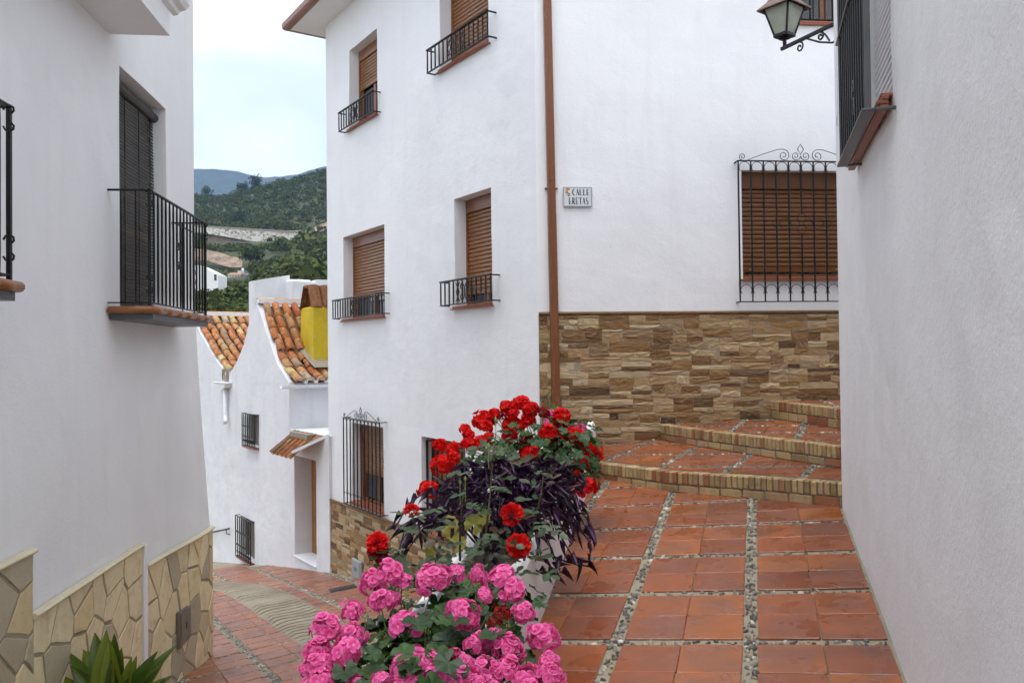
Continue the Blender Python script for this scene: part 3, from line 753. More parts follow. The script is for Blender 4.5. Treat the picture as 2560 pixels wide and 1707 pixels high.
brick_step([(2.86, 9.24), (2.879, 9.098), (2.999, 8.363), (3.074, 7.818), (3.20, 6.9)], lambda x, y: tr2(x, y) + 0.006, lambda x, y: tr3(x, y) + 0.02, [(4.3, 6.9), (4.3, 9.36)], 'highest brick edged step, half hidden by the right wall', 12, (3.35, 8.9))

# ------------------------------------------------------------------ lower street
sb = MB(); pts = []; nx, ny = 16, 30
for j in range(ny + 1):
    for i in range(nx + 1):
        x = -11 + 13 * i / nx; y = -7.5 + 32 * j / ny; z = street_z(x, y) - 0.006
        if y > 16: z -= 0.03 * (y - 16)
        pts.append((x, y, z))
sb.add(pts, [(j * (nx + 1) + i, j * (nx + 1) + i + 1, (j + 1) * (nx + 1) + i + 1, (j + 1) * (nx + 1) + i) for j in range(ny) for i in range(nx)])
street = struct(sb.build('street', 'grout_path', recalc=False))
SN = V((-0.13, 0.095, 1)).normalized()
bandL = [(-1.2, 6.7), (-2.188, 8.623), (-2.856, 9.916), (-3.672, 11.545), (-4.739, 13.528), (-5.35, 14.25), (-6.6, 15.4), (-8.2, 16.6)]
bandR = [(-0.45, 6.7), (-1.30, 8.3), (-2.298, 10.293), (-3.14, 11.99), (-3.931, 13.46), (-4.749, 14.354), (-5.9, 15.6), (-7.6, 17.0)]
def poly_at(pl, y):
    for (xa, ya), (xb, yb) in zip(pl, pl[1:]):
        if ya <= y <= yb: return xa + (xb - xa) * (y - ya) / (yb - ya)
    return pl[0][0] if y < pl[0][1] else pl[-1][0]
# ribbed concrete ramp: a low ridge every 12 cm
b = MB(); prev = None; npts = 0
def lerp_pl(pl, t):
    f = t * (len(pl) - 1); i = min(int(f), len(pl) - 2); f -= i; return V(pl[i]).lerp(V(pl[i + 1]), f)
rows = []; NR = 62; NB = NR * 4 - 1
for j in range(NB + 1):
    t = min(1, (j // 4 + (0.0, 0.78, 0.80, 0.97)[j % 4]) / NR); row = []
    for i in range(9):
        q = lerp_pl(bandL, t).lerp(lerp_pl(bandR, t), i / 8); tt = min(1, max(0, t + 0.005 * noise.noise(V((q.x * 0.9, q.y * 0.9, 2))) + 0.004 * math.sin(i * 0.8)))
        p = lerp_pl(bandL, tt).lerp(lerp_pl(bandR, tt), i / 8); gv = min(1.0, max(0.12, 0.55 + 1.5 * noise.noise(V((q.x * 1.3, q.y * 1.3, 9))))); h = (0.032, 0.030, 0.030 - 0.036 * gv, 0.030 - 0.036 * gv)[j % 4] if 0 < i < 8 else 0.002
        row.append((p.x, p.y, street_z(p.x, p.y) - (0.03 * max(0, p.y - 16)) + 0.004 + h * (0.85 + 0.5 * noise.noise(V((p.x * 2, p.y * 2, 3))))))
    rows.append(row)
b.add([p for r_ in rows for p in r_], [(j * 9 + i, j * 9 + i + 1, (j + 1) * 9 + i + 1, (j + 1) * 9 + i) for j in range(NB) for i in range(8)])
b.build('ribbed_ramp', 'concrete', street, recalc=False)
S_AZ = -27.0; S_D = V((math.sin(rad(S_AZ)), math.cos(rad(S_AZ)))); S_E = V((S_D.y, -S_D.x))
SMS = [tile_mesh(0.30, 0.285, 0.016, 0.004, 'tile_street', 20 + i) for i in range(4)]
SX = V((S_E.x, S_E.y, 0)); SX.z = 0.13 * SX.x - 0.095 * SX.y; SX.normalize(); SY = SN.cross(SX).normalized()
spb = Pebbles(); rs = random.Random(9); k = 0
f1a = C0.xy; f1d = V((math.sin(rad(-33.5)), math.cos(rad(-33.5))))
def in_street(q, m):
    if q.y < 5.5 or q.y > 17.5: return False
    side = (q - f1a).x * f1d.y - (q - f1a).y * f1d.x       # right of facade 1?
    if side > -0.02: return False
    if q.y < 9.2 and q.x < -2.5 - 0.1 * q.y - 0.06: return False
    return True
SOL = V((-2.831, 8.831))         # crossing of two pebble strips left of the ramp
for ia in range(-6, 16):
    for ib in range(-6, 6):
        for sa in (0, 1):
            for sb_ in (0, 1):
                q = SOL + S_D * (ia * 0.66 + 0.03 + 0.1425 + sa * 0.31) + S_E * (ib * 0.70 + 0.035 + 0.15 + sb_ * 0.305)
                if not in_street(q, 0.1): continue
                if poly_at(bandL, q.y) + 0.12 < q.x < poly_at(bandR, q.y) - 0.12: continue
                if q.x > poly_at(bandR, q.y) + 2.2: continue
                z = street_z(q.x, q.y) - 0.03 * max(0, q.y - 16)
                T = frm((q.x, q.y, z - 0.014 + rs.uniform(-0.001, 0.002)), SX, SY, SN) @ Matrix.Rotation(rs.choice((0, 2)) * math.pi / 2, 4, 'Z')
                inst(SMS[k % 4], 'tile', street, T); k += 1
zs = lambda x, y: street_z(x, y) - 0.008 - 0.03 * max(0, y - 16)
for ia in range(-6, 16):
    for h in (0, 1):
        q0 = SOL + S_D * (ia * 0.66 + h * 0.31 + (0.015 if h else 0)) - S_E * 4.2; spb.strip(q0, q0 + S_E * 8.4, zs, 0.03 if h == 0 else 0.014, 42, rs, 1.15)
for ib in range(-6, 6):
    q0 = SOL + S_E * (ib * 0.70) - S_D * 4; spb.strip(q0, q0 + S_D * 14, zs, 0.05, 60, rs, 1.15)
spb.l = [q for q in spb.l if in_street(q[0], 0.05) and not (poly_at(bandL, q[0].y) < q[0].x < poly_at(bandR, q[0].y)) and q[0].x < poly_at(bandR, q[0].y) + 2.2]
spb.build(street, SN, 0, lambda q: q[0].length, 0.012)
b = MB(frm((-2.50, 12.13, street_z(-2.5, 12.13) + 0.006), SX, SY, SN) @ Matrix.Rotation(rad(-6), 4, 'Z')); b.box(-0.19, 0.19, -0.14, 0.14, 0, 0.008)
for i in range(9): b.box(-0.18, 0.18, -0.125 + i * 0.028, -0.113 + i * 0.028, 0.008, 0.013)
b.build('drain_grate', 'steel', street)

# ------------------------------------------------------------------ window parts
def slat_mesh():
    b = MB(); pr = [(0.0, 0.15), (0.10, 0.7), (0.30, 1.0), (0.62, 0.9), (0.88, 0.45), (0.97, 0.1), (1.0, -0.6), (0.0, -0.6)]
    n = len(pr); p = [(-0.5, y, z) for z, y in pr] + [(0.5, y, z) for z, y in pr]
    b.add(p, [(i, (i + 1) % n, n + (i + 1) % n, n + i) for i in range(n)] + [tuple(range(n)), tuple(range(2 * n - 1, n - 1, -1))])
    return b.mesh('slat', 'shutter')
SLAT = slat_mesh()
SLATD = SLAT.copy(); SLATD.materials.clear(); SLATD.materials.append(M['shutter_dark'])
def shutter_window(house, T, x0, x1, z0, z1, zdrop, depth=0.22, sill=True, box=0.17, dark=False):
    yb = -depth
    b = MB(T); w = 0.035
    b.cbox(x0, x0 + w, yb, yb + 0.055, z0, z1, 0.004); b.cbox(x1 - w, x1, yb, yb + 0.055, z0, z1, 0.004)
    b.cbox(x0 + w + 0.001, x1 - w - 0.001, yb, yb + 0.06, z1 - box, z1 - 0.001, 0.005)
    b.cbox(x0 + w + 0.001, x1 - w - 0.001, yb, yb + 0.05, z0 + 0.001, z0 + 0.05, 0.004)
    xm = (x0 + x1) / 2; b.cbox(xm - 0.045, xm + 0.045, yb - 0.015, yb + 0.018, z0 + 0.05, z1 - box, 0.004)
    b.cbox(x0 + w, x0 + w + 0.05, yb - 0.015, yb + 0.018, z0 + 0.05, z1 - box, 0.004); b.cbox(x1 - w - 0.05, x1 - w, yb - 0.015, yb + 0.018, z0 + 0.05, z1 - box, 0.004)
    win = b.build('window', 'shutter_dark' if dark else 'brown_alu', house)
    for a, c in ((x0 + w + 0.05, xm - 0.045), (xm + 0.045, x1 - w - 0.05)):
        g = MB(T); g.box(a, c, yb - 0.008, yb - 0.002, z0 + 0.04, z1 - box); g.build('pane', 'glass_dark', win)
    h = 0.0515; zc = z1 - box - h; L = x1 - x0 - 2 * w - 0.006
    while zc > zdrop + 0.03:
        inst(SLATD if dark else SLAT, 'slat', win, T @ Matrix.Translation((xm, yb + 0.030, zc)) @ Matrix.Diagonal((L, 0.011, h - 0.002, 1))); zc -= h
    g = MB(T); g.cbox(x0 + w + 0.003, x1 - w - 0.003, yb + 0.021, yb + 0.042, zc + h - 0.062, zc + h - 0.004, 0.004); g.build('bottom_rail', 'shutter_dark' if dark else 'shutter', win)
    for xk in (x0 + w + 0.10, x1 - w - 0.10):
        g = MB(T); g.cbox(xk - 0.02, xk + 0.02, yb + 0.0425, yb + 0.062, zc + h - 0.04, zc + h - 0.022, 0.004); g.build('shutter_stop', 'brass', win)
    if sill:
        g = MB(T); g.cbox(x0 + 0.002, x1 - 0.002, yb + 0.056, 0.045, z0 - 0.012, z0 + 0.014, 0.005); g.cbox(x0 - 0.05, x1 + 0.05, 0.007, 0.05, z0 - 0.030, z0 - 0.013, 0.004); g.build('sill', 'sill', win)
    return win

def ornament(b, xc, za, zb, r, y):
    zm = (za + zb) / 2; h = (zb - za)
    for sx in (-1, 1):
        for szz in (-1, 1):
            b.tube([(xc + sx * (0.012 + 0.0), y, zm)] + [(p[0], y, p[2]) for p in scroll(xc + sx * 0.062, zm + szz * h * 0.22, 0.05, 1.35, math.pi if sx > 0 else 0, -szz * sx * 1, 14)], r, 4)
        xd = xc + sx * 0.165
        b.tube([(xd, y, za), (xd, y, za + h * 0.22), (xd - 0.035, y, zm), (xd, y, zb - h * 0.22), (xd, y, zb)], r, 4)
        b.tube([(xd, y, za + h * 0.22), (xd + 0.035, y, zm), (xd, y, zb - h * 0.22)], r, 4)
        b.tube([(xd - 0.05, y, za + h * 0.05), (xd - 0.012, y, za + h * 0.24)], r, 4); b.tube([(xd + 0.05, y, za + h * 0.05), (xd + 0.012, y, za + h * 0.24)], r, 4)
        b.tube([(xd - 0.05, y, zb - h * 0.05), (xd - 0.012, y, zb - h * 0.24)], r, 4); b.tube([(xd + 0.05, y, zb - h * 0.05), (xd + 0.012, y, zb - h * 0.24)], r, 4)
def window_railing(house, T, x0, x1, z0, z1, off=0.12, sp=0.105):
    b = MB(T)
    b.cbox(x0, x1, off - 0.012, off + 0.022, z1 - 0.022, z1, 0.006); b.cbox(x0, x1, off - 0.010, off + 0.016, z0, z0 + 0.014, 0.004)
    for x in (x0 + 0.012, x1 - 0.012):
        for z in (z1 - 0.013, z0 + 0.006): b.cbox(x - 0.011, x + 0.011, -0.02, off - 0.013, z - 0.008, z + 0.008, 0.003)
    rl = b.build('window_railing', 'iron', house)
    n = int(round((x1 - x0 - 0.03) / sp)); xc = (x0 + x1) / 2
    for i in range(n + 1):
        x = x0 + 0.015 + (x1 - x0 - 0.03) * i / n; bar(rl, T, x, off + 0.003, z0 + 0.014, z1 - 0.022, 0.017)
    g = MB(T); ornament(g, xc, z0 + 0.02, z1 - 0.03, 0.0055, off + 0.003); g.build('scrollwork', 'iron', rl)
    return rl
def grille(house, T, x0, x1, z0, z1, off, n, crest=True, arches=True, rosette=None, w=0.0165):
    b = MB(T); b.cbox(x0 - 0.012, x1 + 0.012, off - 0.014, off + 0.014, z1 - 0.012, z1, 0.003); b.cbox(x0 - 0.012, x1 + 0.012, off - 0.014, off + 0.014, z0, z0 + 0.012, 0.003)
    for x in (x0, x1) if off > 0.05 else ():
        for z in (z0 + 0.006, z1 - 0.006): b.cbox(x - 0.012, x + 0.012, -0.02, off - 0.0145, z - 0.0055, z + 0.0055, 0.002)
    if off <= 0.05:
        for x in (x0 - 0.02, x1 + 0.02): b.cbox(x - 0.009, x + 0.009, off - 0.013, off + 0.013, z0 - 0.001, z1 + 0.001, 0.003)
    g = b.build('window_grille', 'iron', house); xs = [x0 + (x1 - x0) * i / (n - 1) for i in range(n)]; sp = xs[1] - xs[0]
    zr = rosette
    for i, x in enumerate(xs):
        if zr and i == n // 2 and n % 2 == 1:
            bar(g, T, x, off, z0 + 0.012, zr - 0.105, w); bar(g, T, x, off, zr + 0.105, z1 - 0.012, w)
        else: bar(g, T, x, off, z0 + 0.012, z1 - 0.012, w)
    if arches:
        for i in range(n - 1):
            xc = (xs[i] + xs[i + 1]) / 2; rr = sp / 2 - w * 0.55
            for zc in (z1 - 0.016 - rr, z0 + 0.07 + rr):
                a = MB(T); a.tube(arc(xc, zc, rr, -38, 218, 14, off, rr), 0.0042, 4); a.build('arch', 'iron', g)
    if crest:
        xc = (x0 + x1) / 2; W = (x1 - x0) / 2; a = MB(T); r = 0.0045; zt = z1
        for sx in (-1, 1):
            a.tube([(xc + sx * W * 0.86, off, zt)] + [(xc + sx * W * (0.86 - 0.5 * t), off, zt + 0.125 * t ** 0.9) for t in (0.25, 0.5, 0.75, 1.0)] + [(p[0], off, p[2]) for p in scroll(xc + sx * W * 0.27, zt + 0.058, 0.068, 1.6, math.pi / 2, -sx if False else (1 if sx < 0 else -1) * -1, 18)], r, 4)
            a.tube([(p[0], off, p[2]) for p in scroll(xc + sx * W * 0.93, zt + 0.04, 0.042, 1.5, -math.pi / 2, 1 if sx > 0 else -1, 14)], r, 4)
            a.tube([(p[0], off, p[2]) for p in scroll(xc + sx * 0.055, zt + 0.055, 0.055, 1.5, math.pi if sx > 0 else 0, 1 if sx > 0 else -1, 16)], r, 4)
        a.tube([(xc, off, zt + 0.07), (xc - 0.035, off, zt + 0.13), (xc, off, zt + 0.185), (xc + 0.035, off, zt + 0.13)], r * 1.2, 4, closed=True)
        a.build('crest', 'iron', g)
    if zr:
        xc = (x0 + x1) / 2; a = MB(T); r = 0.0042
        for cx, cz, q in ((0, 0, 0.025), (0, 0.065, 0.048), (0, -0.065, 0.048), (-0.075, 0, 0.05), (0.075, 0, 0.05), (-0.19, 0, 0.06), (0.19, 0, 0.06), (-0.295, 0, 0.04), (0.295, 0, 0.04)):
            a.tube(arc(xc + cx, zr + cz, q, 0, 336, 14, off), r, 4, closed=True)
        a.build('rosette', 'iron', g)
    return g

# ------------------------------------------------------------------ corner house
house = empty('corner_house', (C0.x, C0.y, -3.0), 'tall white corner house with brown shutters and stone clad base', 'house')
F1H = {'W1': (4.10, 5.19, 3.64, 4.93), 'W2': (3.90, 5.49, 0.60, 1.955), 'W3': (0.94, 2.14, 3.70, 5.0), 'W4': (0.925, 1.81, 0.607, 1.98), 'W5': (3.99, 5.19, -2.30, -1.045), 'W6': (1.58, 2.78, -2.34, -1.085)}
F2H = {'G': (-3.58, -2.295, 0.825, 2.03), 'U': (-3.95, -2.755, 3.69, 5.0)}
b = MB(T1); wall_sheet(b, 0.015, 6.2, -4.3, 5.66, list(F1H.values()), 0.3, 0.011, 1.0)
b.T = T2; wall_sheet(b, -5.5, -0.015, -2.9, 5.66, list(F2H.values()), 0.3, 0.009, 9.0)
# softened corner, then the plain far sides
p1 = [T1 @ V((0.015, 0, z)) for z in (-4.3, 5.66)]; p2 = [T2 @ V((-0.015, 0, z)) for z in (-2.9, 5.66)]
b.T = ident(); pc = [T1 @ V((0.004, -0.001, z)) for z in (-4.3, 5.66)]
b.poly([p1[0], pc[0], pc[1], p1[1]]); b.poly([pc[0], p2[0], p2[1], pc[1]])
B1 = T1 @ V((6.2, 0, 0)); B2 = T2 @ V((-5.5, 0, 0)); Bk = V((3.6, 16.5, 0)); B3 = V((5.9, 14.0, 0)); Bl = T1 @ V((6.2, -5.0, 0))
for a, c in ((B1, Bl), (Bl, B3), (B3, B2)): b.poly([(a.x, a.y, -4.5), (c.x, c.y, -4.5), (c.x, c.y, 5.66), (a.x, a.y, 5.66)])
b.build('wall', 'plaster', house, recalc=False)
shutter_window(house, T1, *F1H['W1'], 4.30); window_railing(house, T1, 3.98, 5.34, 3.63, 3.945)
shutter_window(house, T1, *F1H['W2'], 0.98); window_railing(house, T1, 3.73, 5.66, 0.622, 0.937)
shutter_window(house, T1, *F1H['W3'], 3.74); window_railing(house, T1, 0.76, 2.28, 3.69, 4.005)
shutter_window(house, T1, *F1H['W4'], 0.80); window_railing(house, T1, 0.75, 1.975, 0.63, 0.945)
shutter_window(house, T1, *F1H['W5'], -1.86); grille(house, T1, 3.86, 5.24, -2.325, -0.955, 0.12, 11)
shutter_window(house, T1, *F1H['W6'], -1.7); grille(house, T1, 1.65, 2.71, -2.33, -1.13, -0.06, 9, crest=True, arches=False)
shutter_window(house, T2, *F2H['G'], 0.925, box=0.19, depth=0.16, dark=True); grille(house, T2, -3.652, -2.222, 0.553, 2.115, 0.10, 11, rosette=1.42)
shutter_window(house, T2, *F2H['U'], 4.4, depth=0.16); grille(house, T2, -3.97, -2.74, 3.72, 5.05, 0.02, 10, crest=False, arches=False)
# drainpipe with ribs
def pipe_section(w, d): return [(-w / 2, 0.0), (-w / 2, d * 0.8)] + [(-w / 2 + w * (0.06 + 0.88 * i / 12), d * (1.0 if i % 2 == 0 else 0.93)) for i in range(13)] + [(w / 2, d * 0.8), (w / 2, 0.0)]
b = MB(T2); sec = pipe_section(0.088, 0.06)
def pipe_x(z): return -(0.162 - (z - 1.2) * 0.0100)
zz = [5.6, 3.0, 1.53, 1.5, 0.0, -1.25]; m = len(sec)
b.add([(pipe_x(z) + x * (1.0 if z > 1.515 else 1.06), 0.004 + y, z) for z in zz for x, y in sec], [(j * m + i, j * m + (i + 1) % m, (j + 1) * m + (i + 1) % m, (j + 1) * m + i) for j in range(len(zz) - 1) for i in range(m)])
pipe = b.build('drainpipe', 'brown_alu', house)
for z in (1.80, 4.6):
    b = MB(T2); xx = pipe_x(z)
    for sx in (-1, 1): b.lathe([(0.0, -0.012), (0.013, -0.008), (0.013, 0.008), (0.0, 0.012)], 8, T=T2 @ Matrix.Translation((xx + sx * 0.060, 0.02, z)) @ Matrix.Rotation(math.pi / 2, 4, 'X'))
    b.cbox(xx - 0.055, xx + 0.055, 0.003, 0.012, z - 0.01, z + 0.01, 0.002); b.build('pipe_clip', 'brown_alu', pipe)

# ledge stone cladding
LST = []
for i in range(8):
    r = random.Random(100 + i); b = MB(); nx, nz = 5, 3; pts = []; f = []
    for j in range(nz + 1):
        for q in range(nx + 1):
            edge = q in (0, nx) or j in (0, nz); pts.append(((q / nx - 0.5), 0.55 + (0 if not edge else -0.16) + r.uniform(-0.22, 0.25), (j / nz - 0.5)))
    f = [(j * (nx + 1) + q, j * (nx + 1) + q + 1, (j + 1) * (nx + 1) + q + 1, (j + 1) * (nx + 1) + q) for j in range(nz) for q in range(nx)]
    k0 = len(pts); rim = [q for q in range(nx + 1)] + [j * (nx + 1) + nx for j in range(1, nz + 1)] + [nz * (nx + 1) + q for q in range(nx - 1, -1, -1)] + [j * (nx + 1) for j in range(nz - 1, 0, -1)]
    pts += [(pts[q][0], -0.3, pts[q][2]) for q in rim]; m = len(rim); f += [(rim[q], rim[(q + 1) % m], k0 + (q + 1) % m, k0 + q) for q in range(m)]
    b.add(pts, f); LST.append((b, b.mesh('stone', 'ledge')))
def ledge_layout(x0, x1, z0, z1, course, seed, segw):
    r = random.Random(seed); out = []; z = z1; row = 0
    while z > z0 + 0.01:
        h = min(course, z - z0); x = x0 - (row % 2) * segw * 0.5 - r.uniform(0, 0.05)
        while x < x1:
            w = segw * r.choice((1, 1, 1.5, 2)); a, c = max(x, x0), min(x + w, x1); x += w
            if c - a < 0.02: continue
            ks = r.choice(([0.65, 0.35], [0.35, 0.65], [0.3, 0.4, 0.3], [0.45, 0.25, 0.3], [0.5, 0.5], [0.2, 0.5, 0.3], [0.25, 0.25, 0.5]))
            zz = z
            for kf in ks:
                hh = h * kf; xs = [a, c]
                if c - a > segw * 1.2 and r.random() < 0.55: xs.insert(1, a + (c - a) * r.uniform(0.3, 0.7))
                for p, q in zip(xs, xs[1:]): out.append((p, q, zz - hh, zz, r.uniform(0.010, 0.026)))
                zz -= hh
        z -= h; row += 1
    return out
b = MB(T2); b.box(-4.6, -0.004, 0.0095, 0.016, -1.6, 0.425); clad = b.build('stone_cladding', 'grout', house)
lay = ledge_layout(-3.46, -0.004, -1.02, 0.425, 0.152, 3, 0.225)
lay = [q for q in lay if q[3] > -1.05 + 0.0 * q[0] and not (q[0] < -1.7 and q[3] < -0.82) and not (q[0] < -2.8 and q[3] < -0.60)]
lay.sort(key=lambda q: -(q[1] - q[0]) * (q[3] - q[2])); rest = MB(T2)
for i, (xa, xb, za, zb, d) in enumerate(lay):
    Tm = T2 @ Matrix.Translation(((xa + xb) / 2, 0.012, (za + zb) / 2)) @ Matrix.Diagonal((xb - xa - 0.005, d, zb - za - 0.0055, 1))
    if i < 300: inst(LST[i % 8][1], 'stone', clad, Tm)
    else: rest.add(LST[i % 8][0].v, LST[i % 8][0].f, T=Tm)
if rest.v: rest.build('small_stones', 'ledge_joined', clad, kind='stuff')
M['ledge_cap'] = simple('brown_rough_stone_cap', (0.16, 0.085, 0.03), 0.8, var=0.5, bscale=30, bstr=0.8)
x = -0.004
while x > -3.5:
    w = 0.33; b = MB(T2); n = 6; r = random.Random(int(-x * 100))
    pr = [(0.017, 0.0), (0.036, 0.004), (0.044, 0.018), (0.036, 0.034), (0.017, 0.038)]
    pts = [(x - w * i / n + (0.002 if i == 0 else 0), y + (r.uniform(-0.003, 0.003) if 0 < q < 4 else 0) - 0.010, 0.4265 + z) for i in range(n + 1) for q, (y, z) in enumerate(pr)]
    b.add(pts, [(i * 5 + q, i * 5 + q + 1, (i + 1) * 5 + q + 1, (i + 1) * 5 + q) for i in range(n) for q in range(4)]); b.build('cap_stone', 'ledge_cap', clad, recalc=False); x -= w
# plinth on the lower street
b = MB(T1); b.box(0.0, 6.2, 0.0125, 0.018, -4.2, -2.405); plinth = b.build('street_plinth', 'grout', house)
rest = MB(T1)
for i, (xa, xb, za, zb, d) in enumerate(ledge_layout(0.0, 6.2, -4.1, -2.405, 0.152, 8, 0.225)):
    s_ = LST[i % 8][0]; rest.add(s_.v, s_.f, T=T1 @ Matrix.Translation(((xa + xb) / 2, 0.016, (za + zb) / 2)) @ Matrix.Diagonal((xb - xa - 0.004, d, zb - za - 0.004, 1)))
rest.build('ledge_stones', 'ledge_joined', plinth, kind='stuff')
b = MB(T1); b.cbox(0.0, 6.205, 0.0125, 0.05, -2.404, -2.372, 0.008); b.build('cap_strip', 'ledge_cap', plinth)
b = MB(T1); b.cbox(4.74, 5.10, 0.0185, 0.062, -3.47, -3.17, 0.01); b.cbox(4.775, 5.065, 0.0625, 0.070, -3.44, -3.20, 0.006); mb = b.build('meter_box', 'meter', plinth)
b = MB(T1)
for i in range(3): b.cbox(4.86, 4.98, 0.0705, 0.074, -3.335 + i * 0.02, -3.325 + i * 0.02, 0.001)
b.build('vent_slot', 'steel', mb)

# eaves and roof of the corner house
ov = 0.46
foot = [T1 @ V((6.2, 0, 0)), T1 @ V((0, 0, 0)), B2, B3, Bl]
cen = sum(foot, V((0, 0, 0))) / 5
def offset_poly(pl, d):
    out = []
    for i, p in enumerate(pl):
        a, c = pl[i - 1], pl[(i + 1) % len(pl)]; e1 = (p - a).normalized(); e2 = (c - p).normalized()
        n1 = V((e1.y, -e1.x, 0)); n2 = V((e2.y, -e2.x, 0))
        if n1.dot(p - cen) < 0: n1 = -n1
        if n2.dot(p - cen) < 0: n2 = -n2
        m_ = (n1 + n2); k = d * 2 / m_.length_squared; out.append(p + m_ * k)
    return out
eo = offset_poly(foot, ov)
b = MB(); n = len(eo)
b.add([(p.x, p.y, 5.66) for p in eo] + [(p.x, p.y, 5.72) for p in eo], [tuple(range(n)), tuple(range(2 * n - 1, n - 1, -1))] + [(i, (i + 1) % n, n + (i + 1) % n, n + i) for i in range(n)])
eav = b.build('eaves', 'plaster', house)
b = MB(); e3 = offset_poly(foot, ov + 0.005); e4 = offset_poly(foot, ov + 0.085)
b.add([(p.x, p.y, 5.665) for p in e3] + [(p.x, p.y, 5.665) for p in e4] + [(p.x, p.y, 5.70) for p in offset_poly(foot, ov + 0.11)] + [(p.x, p.y, 5.78) for p in offset_poly(foot, ov + 0.115)] + [(p.x, p.y, 5.78) for p in e3],
      [(j * n + i, j * n + (i + 1) % n, (j + 1) * n + (i + 1) % n, (j + 1) * n + i) for j in range(4) for i in range(n)])
b.build('gutter', 'gutter_brown', eav)
b = MB(); ap = cen + V((0, 0, 7.6)); e5 = offset_poly(foot, ov + 0.02)
for i in range(n): a, c = e5[i], e5[(i + 1) % n]; b.poly([(a.x, a.y, 5.75), (c.x, c.y, 5.75), tuple(ap)])
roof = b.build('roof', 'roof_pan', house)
def barrel_mesh(r0=0.085, r1=0.070, L=0.42, n=8, name='roof_tile', mat='roof_tile'):
    b = MB(); p = []
    for rr, y in ((r0, 0.0), (r1, L)):
        for q, k_ in ((rr, 1), (rr - 0.013, 1)):
            for i in range(n + 1):
                a = math.pi * i / n; p.append((q * math.cos(a), y, q * math.sin(a) * 0.92))
    m_ = n + 1; f = []
    for i in range(n):
        f += [(i, i + 1, 2 * m_ + i + 1, 2 * m_ + i), (m_ + i, 3 * m_ + i, 3 * m_ + i + 1, m_ + i + 1), (i, m_ + i, m_ + i + 1, i + 1)]
    b.add(p, f); return b.mesh(name, mat, smooth=True, recalc=True)
BARREL = barrel_mesh()
for i in range(26):
    p = T1 @ V((6.55 - i * 0.22, ov - 0.02 + 0.10, 5.775)); up = (T1.to_3x3() @ V((0, -0.92, 0.39))); xx = T1.to_3x3() @ V((1, 0, 0))
    inst(BARREL, 'roof_tile', roof, frm(p, xx, up, xx.cross(up)))

# ------------------------------------------------------------------ left house
lh = empty('left_house', (-3.2, 7.0, -3.0), 'white house on the left with crazy paved base and iron balconies', 'house')
def l_off(x, z):
    s_ = -x; a = min(1, max(0, (s_ - 7.2) / 1.7)); a = a * a * (3 - 2 * a); q = min(1, max(0, (0.7 - z) / 2.5)); return 0.12 * a * q ** 1.3 + 0.03 * q * a
LD = (-7.985, -6.77, 0.415, 2.393, 0.30)
b = MB(TL); wall_sheet(b, -8.93, 1.2, -4.2, 4.0, [LD], 0.28, 0.010, 21.0, offs=l_off)
zs_ = [-4.2 + 0.3 * i for i in range(28)]
for za, zb in zip(zs_, zs_[1:]):
    e = [(-8.93, l_off(-8.93, z), z) for z in (za, zb)]
    b.add([e[0], (-8.955, e[0][1] - 0.03, za), (-8.955, e[1][1] - 0.03, zb), e[1]], [(0, 1, 2, 3)]); b.add([(-8.955, e[0][1] - 0.03, za), (-8.9, -7.0, za), (-8.9, -7.0, zb), (-8.955, e[1][1] - 0.03, zb)], [(0, 1, 2, 3)])
b.poly([(1.2, 0, -4.2), (1.2, -7, -4.2), (1.2, -7, 4.0), (1.2, 0, 4.0)]); b.poly([(-8.93, 0, 4.0), (1.2, 0, 4.0), (1.2, -7, 4.0), (-8.93, -7, 4.0)])
b.build('wall', 'plaster_left', lh, recalc=False)
# overhanging upper bay with a moulded ledge
b = MB(TL); b.box(-6.57, 1.2, -0.05, 0.46, 2.57, 2.80); b.box(-6.55, 1.2, -0.05, 0.44, 2.80, 3.1); bay = b.build('upper_bay', 'plaster_left', lh)
b = MB(TL); pr = [(0.4605, 2.765), (0.50, 2.775), (0.515, 2.80), (0.56, 2.815), (0.59, 2.85), (0.60, 2.90), (0.46, 2.90)]
n = len(pr); b.add([(-6.66, y, z) for y, z in pr] + [(1.2, y, z) for y, z in pr], [(i, (i + 1) % n, n + (i + 1) % n, n + i) for i in range(n)] + [tuple(range(n)), tuple(range(2 * n - 1, n - 1, -1))])
b.box(-6.66, -6.571, -0.03, 0.459, 2.815, 2.90); b.build('moulded_ledge', 'plaster_left', bay)
# door with a hanging slat blind
b = MB(TL); b.box(LD[0], LD[1], -0.305, -0.295, LD[2], LD[3]); door = b.build('balcony_door', 'glass_dark', lh)
bs = MB(); bs.cbox(-0.5, 0.5, -0.5, 0.5, 0, 1, 0.2); BS = bs.mesh('slat', 'blind'); z = 0.425; k = 0
while z < 2.27:
    inst(BS, 'slat', door, TL @ Matrix.Translation((-7.378, -0.115 + 0.004 * math.sin(z * 5), z)) @ Matrix.Rotation(random.gauss(0, 0.0015), 4, 'Y') @ Matrix.Diagonal((1.175, 0.010, 0.0265, 1))); z += 0.0305
b = MB(TL); b.tube([(-7.975, -0.11, 2.30), (-6.785, -0.11, 2.30)], 0.045, 10); b.build('blind_roll', 'blind', door)
b = MB(TL)
for x in (-7.85, -7.55, -7.2, -6.9): b.tube([(x, -0.106, 0.45), (x, -0.106, 2.3)], 0.004, 4)
b.build('blind_cord', 'iron', door)
